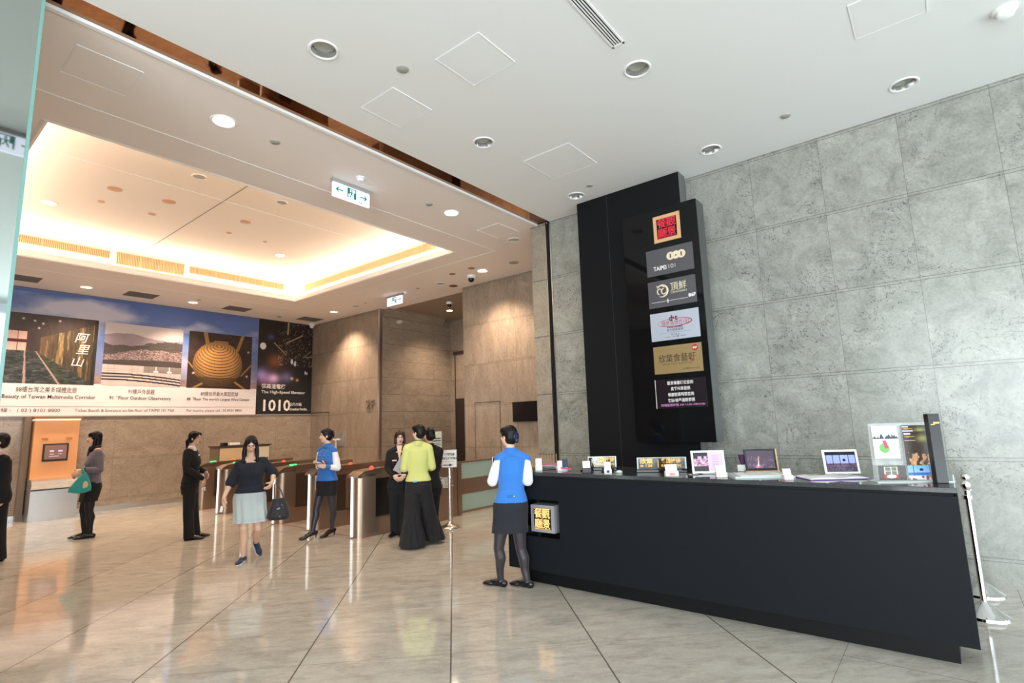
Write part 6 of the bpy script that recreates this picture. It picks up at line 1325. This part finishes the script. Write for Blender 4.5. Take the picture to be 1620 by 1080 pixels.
p.hair(style='bun', bun=(.0, -.100, .030), scr=NAVYS); p.shoes(SHOE, flat=False, low=True)
g = BM()
for i in range(5):
    for sx in (-.04, .05):
        c, a, b_ = p.ring(.50+i*.085, .024); p_ell(g, c+b_+p.sd2*sx*.9+p.bd*(.006-abs(sx)*.12), p.sd2*.008, p.bd*.006, UP*.008, 8, 5)
obj('silver_buttons', g, M_CHROME, p.root)
g = BM(); c, a, b_ = p.ring(.70, .026); slab(g, c+b_*.90-p.sd2*.07*(1 if p.sd2.dot(p.fwd) > 0 else -1), p.sd2, UP, p.bd, .06, .016, .004); obj('name_badge', g, mat('copper_badge', rgb(170, 90, 60), .3, .4), p.root)
t = thing('hand_tablet', 'thin dark tablet held flat by the woman at the turnstiles', 'tablet', p.root.location+(J['fa']+J['fb'])/2+UP*.012)
g = BM(); d1 = p.f; d2 = p.side; slab(g, (0, 0, 0), d1, d2, UP, .20, .13, .008); obj('case', g, M_PANEL, t)
# 3 --- walking lady
p = Person('walking_lady', 'woman in navy blouse and pale grey skirt walking toward us with lowered head', (.08, -1), (.05, -1), tilt=-.42)
J = p.J; p.body(skin=(224, 184, 158), curl=(.7, .9), grip=(False, True), glasses=True, lips=(200, 90, 84))
GREYS = cloth('pale_grey_skirt_cloth', rgb(172, 184, 186), .8, .3, 12); NAVY = cloth('navy_blouse_cloth', rgb(22, 25, 38), .85, .6, 14, sheen=.06)
p.skirt(GREYS, J['vest'].z+.04, J['hem'].z, .030, .10, pleats=11, n=110, pd=.010); p.top('blouse', NAVY, J['vest'].z, .034, 'elbow', sl_r=1.1, flare=.012, collar=False, neck_t=.95)
g = BM()
c, a, b_ = p.ring(.93, .03)
for k_ in range(7): x_ = (k_-3)*.012; tube(g, [p.ring(t, .036)[0]+p.ring(t, .036)[2]*1.0+p.sd2*x_*(1+(.9-t)*3) for t in (.86, .78, .70)], .0035, 6)
obj('pleat_gathers', g, NAVY, p.root)
g = BM(); s_ = -1 if p.sd2.dot(p.rt) > 0 else 1; c, a, b_ = p.ring(.60, .012)
p.hair(style='long'); p.shoes(cloth('navy_canvas', rgb(34, 44, 70), .8, .2, 60), sole=mat('white_rubber_sole', rgb(226, 226, 222), .6))
g = BM(); wc = J['palmb']-UP*.00
t = thing('handbag', 'black flower-print handbag carried by the walking woman', 'handbag', p.root.location+Vector((wc.x, wc.y, 0))+p.rt*.12+UP*(wc.z-.40*1.2)-p.fwd*.0); t.scale = (1.2, 1.2, 1.2)
g = BM(); ux = p.rt; uy = p.fwd
p_loft(g, [(UP*.02, ux*.095, uy*.055), (UP*.05, ux*.120, uy*.070), (UP*.12+ux*.0, ux*.105, uy*.060), (UP*.20-ux*.0, ux*.075, uy*.035), (UP*.245, ux*.062, uy*.022)], 24, 2.6); bag = fuse('bag_body', g, cloth('black_bag_cloth', rgb(30, 27, 32), .7, .5, 20), t, .006, 2)
g = BM()
for sg in (-1, 1): tube(g, [ux*(-.045)+uy*sg*.018+UP*.235, ux*(-.05)+uy*sg*.014+UP*.32, ux*(-.052)+uy*sg*.004+UP*.395, ux*(-.035)+uy*sg*.004+UP*.40, ux*.02+uy*sg*.014+UP*.32, ux*.045+uy*sg*.018+UP*.235], .006, 8)
obj('handles', g, mat('brown_leather', rgb(52, 36, 34), .4), t, smooth=True)
random.seed(11)
for nm, colr in (('pale_flowers', rgb(190, 196, 200)), ('ochre_flowers', rgb(196, 150, 90)), ('blue_flowers', rgb(60, 80, 140))):
    g = BM()
    for k_ in range(8 if nm[0] == 'p' else 5):
        a_ = random.uniform(-PI*.95, -PI*.05); z = random.uniform(.05, .20); rr = np.interp(z, [.02, .05, .12, .2], [.095, .12, .105, .075]); rd = np.interp(z, [.02, .05, .12, .2], [.055, .07, .06, .035])
        cpt = ux*rr*math.cos(a_)*.93+uy*rd*math.sin(a_)*.97+UP*z
        for q in range(5): t_ = 2*PI*q/5; p_ell(g, cpt+ux*.006*math.cos(t_)+UP*.006*math.sin(t_), ux*.004, uy*.003, UP*.004, 6, 4)
    obj(nm, g, mat(nm, colr, .6), bag)
t = thing('folded_receipt', 'small white slip of paper between the walking woman\'s fingers', 'paper', p.root.location+J['fa'])
g = BM(); d1 = J['hda']; slab(g, d1*.03, d1, p.rt, d1.cross(p.rt).normalized(), .075, .03, .0015); obj('slip', g, M_PAPER, t)
# 4 --- guard
p = Person('guard', 'attendant in black suit with ponytail standing left of the turnstiles', (.9, -.38), (.86, -.5)); J = p.J
p.body(curl=(.5, .5), skin=(214, 172, 148)); p.trousers(BLK, J['vest'].z+.05, .010, .03, .064, .058); p.top('jacket', BLK, J['vest'].z-.01, .020, 'long', collar=False, neck_t=.965)
g = BM(); p_loft(g, [p.ring(t, .0) for t in (.90, .96)]+[(p.neck+UP*.035, p.sd2*.052, p.bd*.052)], 20, 2); fuse('shirt_collar', g, SHIRT, p.root, .006, 1)
g = BM()
for k_, t_ in enumerate((.88, .80)):
    c, a, b_ = p.ring(t_, .022); n_ = b_.normalized(); o0 = c+b_
    w = .045-.02*k_; f3 = [o0-p.sd2*w+n_*.004+UP*.0, o0+p.sd2*w+n_*.004, o0+n_*.006-UP*.06]
    if k_ == 0: rings(g, [[q for q in f3], [q+n_*.004 for q in f3]])
obj('shirt_front', g, SHIRT, p.root)
g = BM()
for i in range(3): c, a, b_ = p.ring(.62-.11*i, .024); p_ell(g, c+b_, p.sd2*.009, p.bd*.006, UP*.009, 8, 5)
obj('silver_buttons', g, M_CHROME, p.root)
g = BM(); c, a, b_ = p.ring(.36, .024); slab(g, c+b_+UP*.0, p.sd2, UP, p.bd, .05, .022, .008); obj('belt_buckle', g, M_CHROME, p.root)
p.hair(style='tail'); p.shoes(SHOE)
t = thing('small_note', 'small white slip held by the attendant in black', 'paper', p.root.location+J['fa']); g = BM(); slab(g, -UP*.03, p.rt, UP, p.fwd, .02, .06, .0015); obj('slip', g, M_PAPER, t)
# 5 --- lady with teal bag
p = Person('bag_lady', 'woman in grey cardigan and black skirt standing at the ticket desk', (-1, .08), (-1, -.12), tilt=.12); J = p.J
p.body(skin=(222, 178, 150), curl=(.5, .5)); p.tights(TIGHTD); p.skirt(BLK, J['vest'].z+.06, J['hem'].z, .020, .08, pleats=5, pd=.006); p.top('cardigan', cloth('grey_knit', rgb(104, 96, 104), .9, .3, 22), J['vest'].z, .022, 'long', collar=False, neck_t=.96)
p.hair(style='bangs'); p.shoes(SHOE, low=True)
g = BM(); tube(g, [p.neck+p.sd2*.065*math.cos(a)+p.bd*(.062*math.sin(a)+.01)-UP*.015*math.sin(a)+UP*.012 for a in np.linspace(0, 2*PI, 24)], .022, 8)
p_cone(g, p.neck+p.bd*.08, p.neck+p.bd*.10-UP*.12, .03, .025); fuse('scarf', g, cloth('dark_plum_scarf', rgb(46, 30, 36), .9, .5, 30), p.root, .006, 1)
wc = J['wra']; t = thing('teal_bag', 'bright teal cloth bag hanging from the arm of the woman at the ticket desk', 'bag', p.root.location+wc-UP*.36-p.fwd*.10)
ux, uy = p.rt, p.fwd
g = BM(); p_loft(g, [(UP*.0, ux*.06, uy*.04), (UP*.03-ux*.01, ux*.15, uy*.07), (UP*.10-ux*.0, ux*.14, uy*.06), (UP*.20+ux*.02, ux*.09, uy*.04), (UP*.30+ux*.035, ux*.035, uy*.02)], 24, 2.3); bag = fuse('bag_body', g, cloth('teal_cloth', rgb(28, 140, 136), .7, .6, 16), t, .007, 2)
g = BM(); tube(g, [ux*.02+UP*.29, ux*.02+UP*.35, uy*.05+UP*.385, uy*.09+ux*.02+UP*.35, ux*.05+uy*.03+UP*.29], .014, 8); obj('strap', g, MATS['teal_cloth'], t, smooth=True)
g = BM(); p_ell(g, ux*.06+UP*.13-uy*.050, ux*.035, uy*.012, UP*.055); p_ell(g, ux*.045+UP*.10-uy*.055, ux*.02, uy*.012, UP*.03); obj('sand_motif', g, mat('sand_motif', rgb(210, 180, 130), .7), bag)
g = BM(); J_ = p; d_ = (J['ela']-J['wra']).normalized(); x_, y_ = frame(d_); tube(g, [J['wra']+d_*.035+x_*.036*math.cos(a)+y_*.036*math.sin(a) for a in np.linspace(0, 2*PI, 14)], .008, 6); obj('wristband', g, M_PANEL, p.root)
# 6 --- lady with glasses and documents
p = Person('glasses_lady', 'woman in black suit with short brown bob and glasses facing us', (.18, -1), (.10, -1)); J = p.J
p.body(glasses=True, curl=(.7, .7), skin=(230, 192, 168), lips=(186, 76, 74)); p.trousers(BLK, J['vest'].z+.05, .010, .03, .062, .060); p.top('jacket', BLK, J['vest'].z-.02, .020, 'long', collar=True, neck_t=.95)
g = BM(); c, a, b_ = p.ring(.9, .022); n_ = p.bd
tri = [p.neck+n_*.055-p.sd2*.045+UP*.02, p.neck+n_*.055+p.sd2*.045+UP*.02, p.ring(.76, .026)[0]+p.ring(.76, .026)[2]]; rings(g, [tri, [q+n_*.008 for q in tri]]); obj('neck_opening', g, mat('skin_tone_neck', rgb(224, 186, 162), .5), p.root)
p.hair(HAIRB, 'bob'); p.shoes(SHOE)
g = BM(); c, a, b_ = p.ring(.78, .026); slab(g, c+b_*.96-p.rt*.075, p.rt, UP, p.fwd, .07, .018, .004); obj('name_badge', g, mat('pale_badge', rgb(232, 196, 180), .3), p.root)
c, a, b_ = p.ring(.72, .035)
t = thing('document_folder', 'grey folder with a green stripe held against a black jacket', 'folder', p.root.location+c+b_*1.18+p.rt*.035); dn = -p.fwd
dA = (p.rt*.86-UP*.5).normalized(); dB = (UP*.86+p.rt*.5).normalized()
g = BM(); slab(g, (0, 0, 0), dA, dB, dA.cross(dB), .13, .30, .006); obj('grey_sheet', g, mat('grey_folder', rgb(170, 162, 164), .6), t)
g = BM(); slab(g, dn*.008+dA*.03+dB*.03, dA, dB, dA.cross(dB), .035, .26, .004); obj('green_stripe', g, mat('emerald_card', rgb(0, 150, 112), .5), t)
g = BM(); slab(g, dn*.006+dA*.075+dB*.06, dA, dB, dA.cross(dB), .05, .22, .004); obj('white_sheet', g, M_PAPER, t)
# 7 --- lady in lime jacket, wide trousers
p = Person('green_lady', 'woman in lime green jacket and very wide black trousers seen from behind', (-.05, 1), (-.80, .55), heel=.05); J = p.J
p.body(curl=(.6, .6)); LIME = cloth('lime_linen', rgb(204, 206, 124), .85, .4, 16)
g = BM(); k = p.k
p_loft(g, [p.ring(t, .012) for t in (0, .08, .16, .3)]+[p.ring(p.zt(J['vest'].z+.04), .012)])
for q, (w0, w1, dz) in zip('ab', ((.115, .195, .012), (.115, .165, .03))):
    hp, kn, an = J['hip'+q], J['kn'+q], J['an'+q]; sgn = -1 if q == 'a' else 1; e = Vector((an.x, an.y, dz+.012))
    p_loft(g, [(hp+UP*.02, p.sd2*.105, p.bd*.10), (hp.lerp(kn, .5), p.sd2*.108, p.bd*.102), (kn, p.sd2*w0, p.bd*.115), (kn.lerp(e, .55), p.sd2*((w0+w1)/2), p.bd*.135), (e, p.sd2*w1*.93, p.bd*.16)], 36, 2)
tr = fuse('trousers', g, BLKT, p.root, .0075, 2)
for v in tr.data.vertices:                                  # long vertical folds toward the hem
    if v.co.z < .75:
        q = 'a' if (v.co-J['ana']).to_2d().length < (v.co-J['anb']).to_2d().length else 'b'; cx = Vector((J['an'+q].x, J['an'+q].y)); d = Vector((v.co.x, v.co.y))-cx
        if d.length > .03: a_ = math.atan2(d.y, d.x); d2 = d.normalized()*(.012*math.sin(a_*9+v.co.z*3)*(1-v.co.z/.75)); v.co.x += d2.x; v.co.y += d2.y
p.top('jacket', LIME, J['vest'].z, .020, 'long', collar=True, flare=.014)
g = BM(); tube(g, [p.neck+p.sd2*.056*math.cos(a)+p.bd*.052*math.sin(a)+UP*.030 for a in np.linspace(0, 2*PI, 24)], .010, 8); obj('black_inner_collar', g, BLK, p.root)
g = BM(); c, a, b_ = p.ring(.26, .018); slab(g, c-b_-p.sd2*.045*(1 if p.sd2.dot(p.rt) > 0 else -1)-p.bd*.006, p.sd2, UP, p.bd, .055, .022, .004); obj('blue_tag', g, mat('sky_blue_tag', rgb(110, 180, 216), .5), p.root)
p.hair(style='short' if False else 'bun', bun=(0, -.075, -.03)); p.shoes(mat('olive_shoe', rgb(70, 84, 70), .4), flat=False)
# 8 --- hidden lady
p = Person('hidden_lady', 'woman in black with curled dark hair mostly hidden behind the lime jacket', (-.2, 1), (-.6, .75)); J = p.J
p.body(curl=(.6, .6)); p.tights(TIGHTD); p.trousers(BLK, J['vest'].z+.05); p.top('jacket', BLK, J['vest'].z-.02, .018, 'long', collar=True); p.hair(style='bun', bun=(.01, -.110, -.030)); p.shoes(SHOE)
# 9 --- suited man at the left edge
p = Person('suited_man', 'man in dark suit partly cut off by the left edge of the picture', (-1, -.1), (-1, -.05), gender='m'); J = p.J
p.body(skin=(206, 164, 140), curl=(.5, .5)); SUIT = cloth('midnight_suit_cloth', rgb(14, 14, 22), .85, .3, 12, sheen=.04); p.trousers(SUIT, J['vest'].z+.06, .014, .03, .068, .066); p.top('suit_jacket', SUIT, J['vest'].z, .022, 'long', collar=False, neck_t=.955)
g = BM(); p_loft(g, [(p.neck-UP*.03, p.sd2*.066, p.bd*.066), (p.neck+UP*.032, p.sd2*.058, p.bd*.058)], 20, 2); obj('shirt_collar', g, SHIRT, p.root, smooth=True); p.hair(style='short'); p.shoes(SHOE)
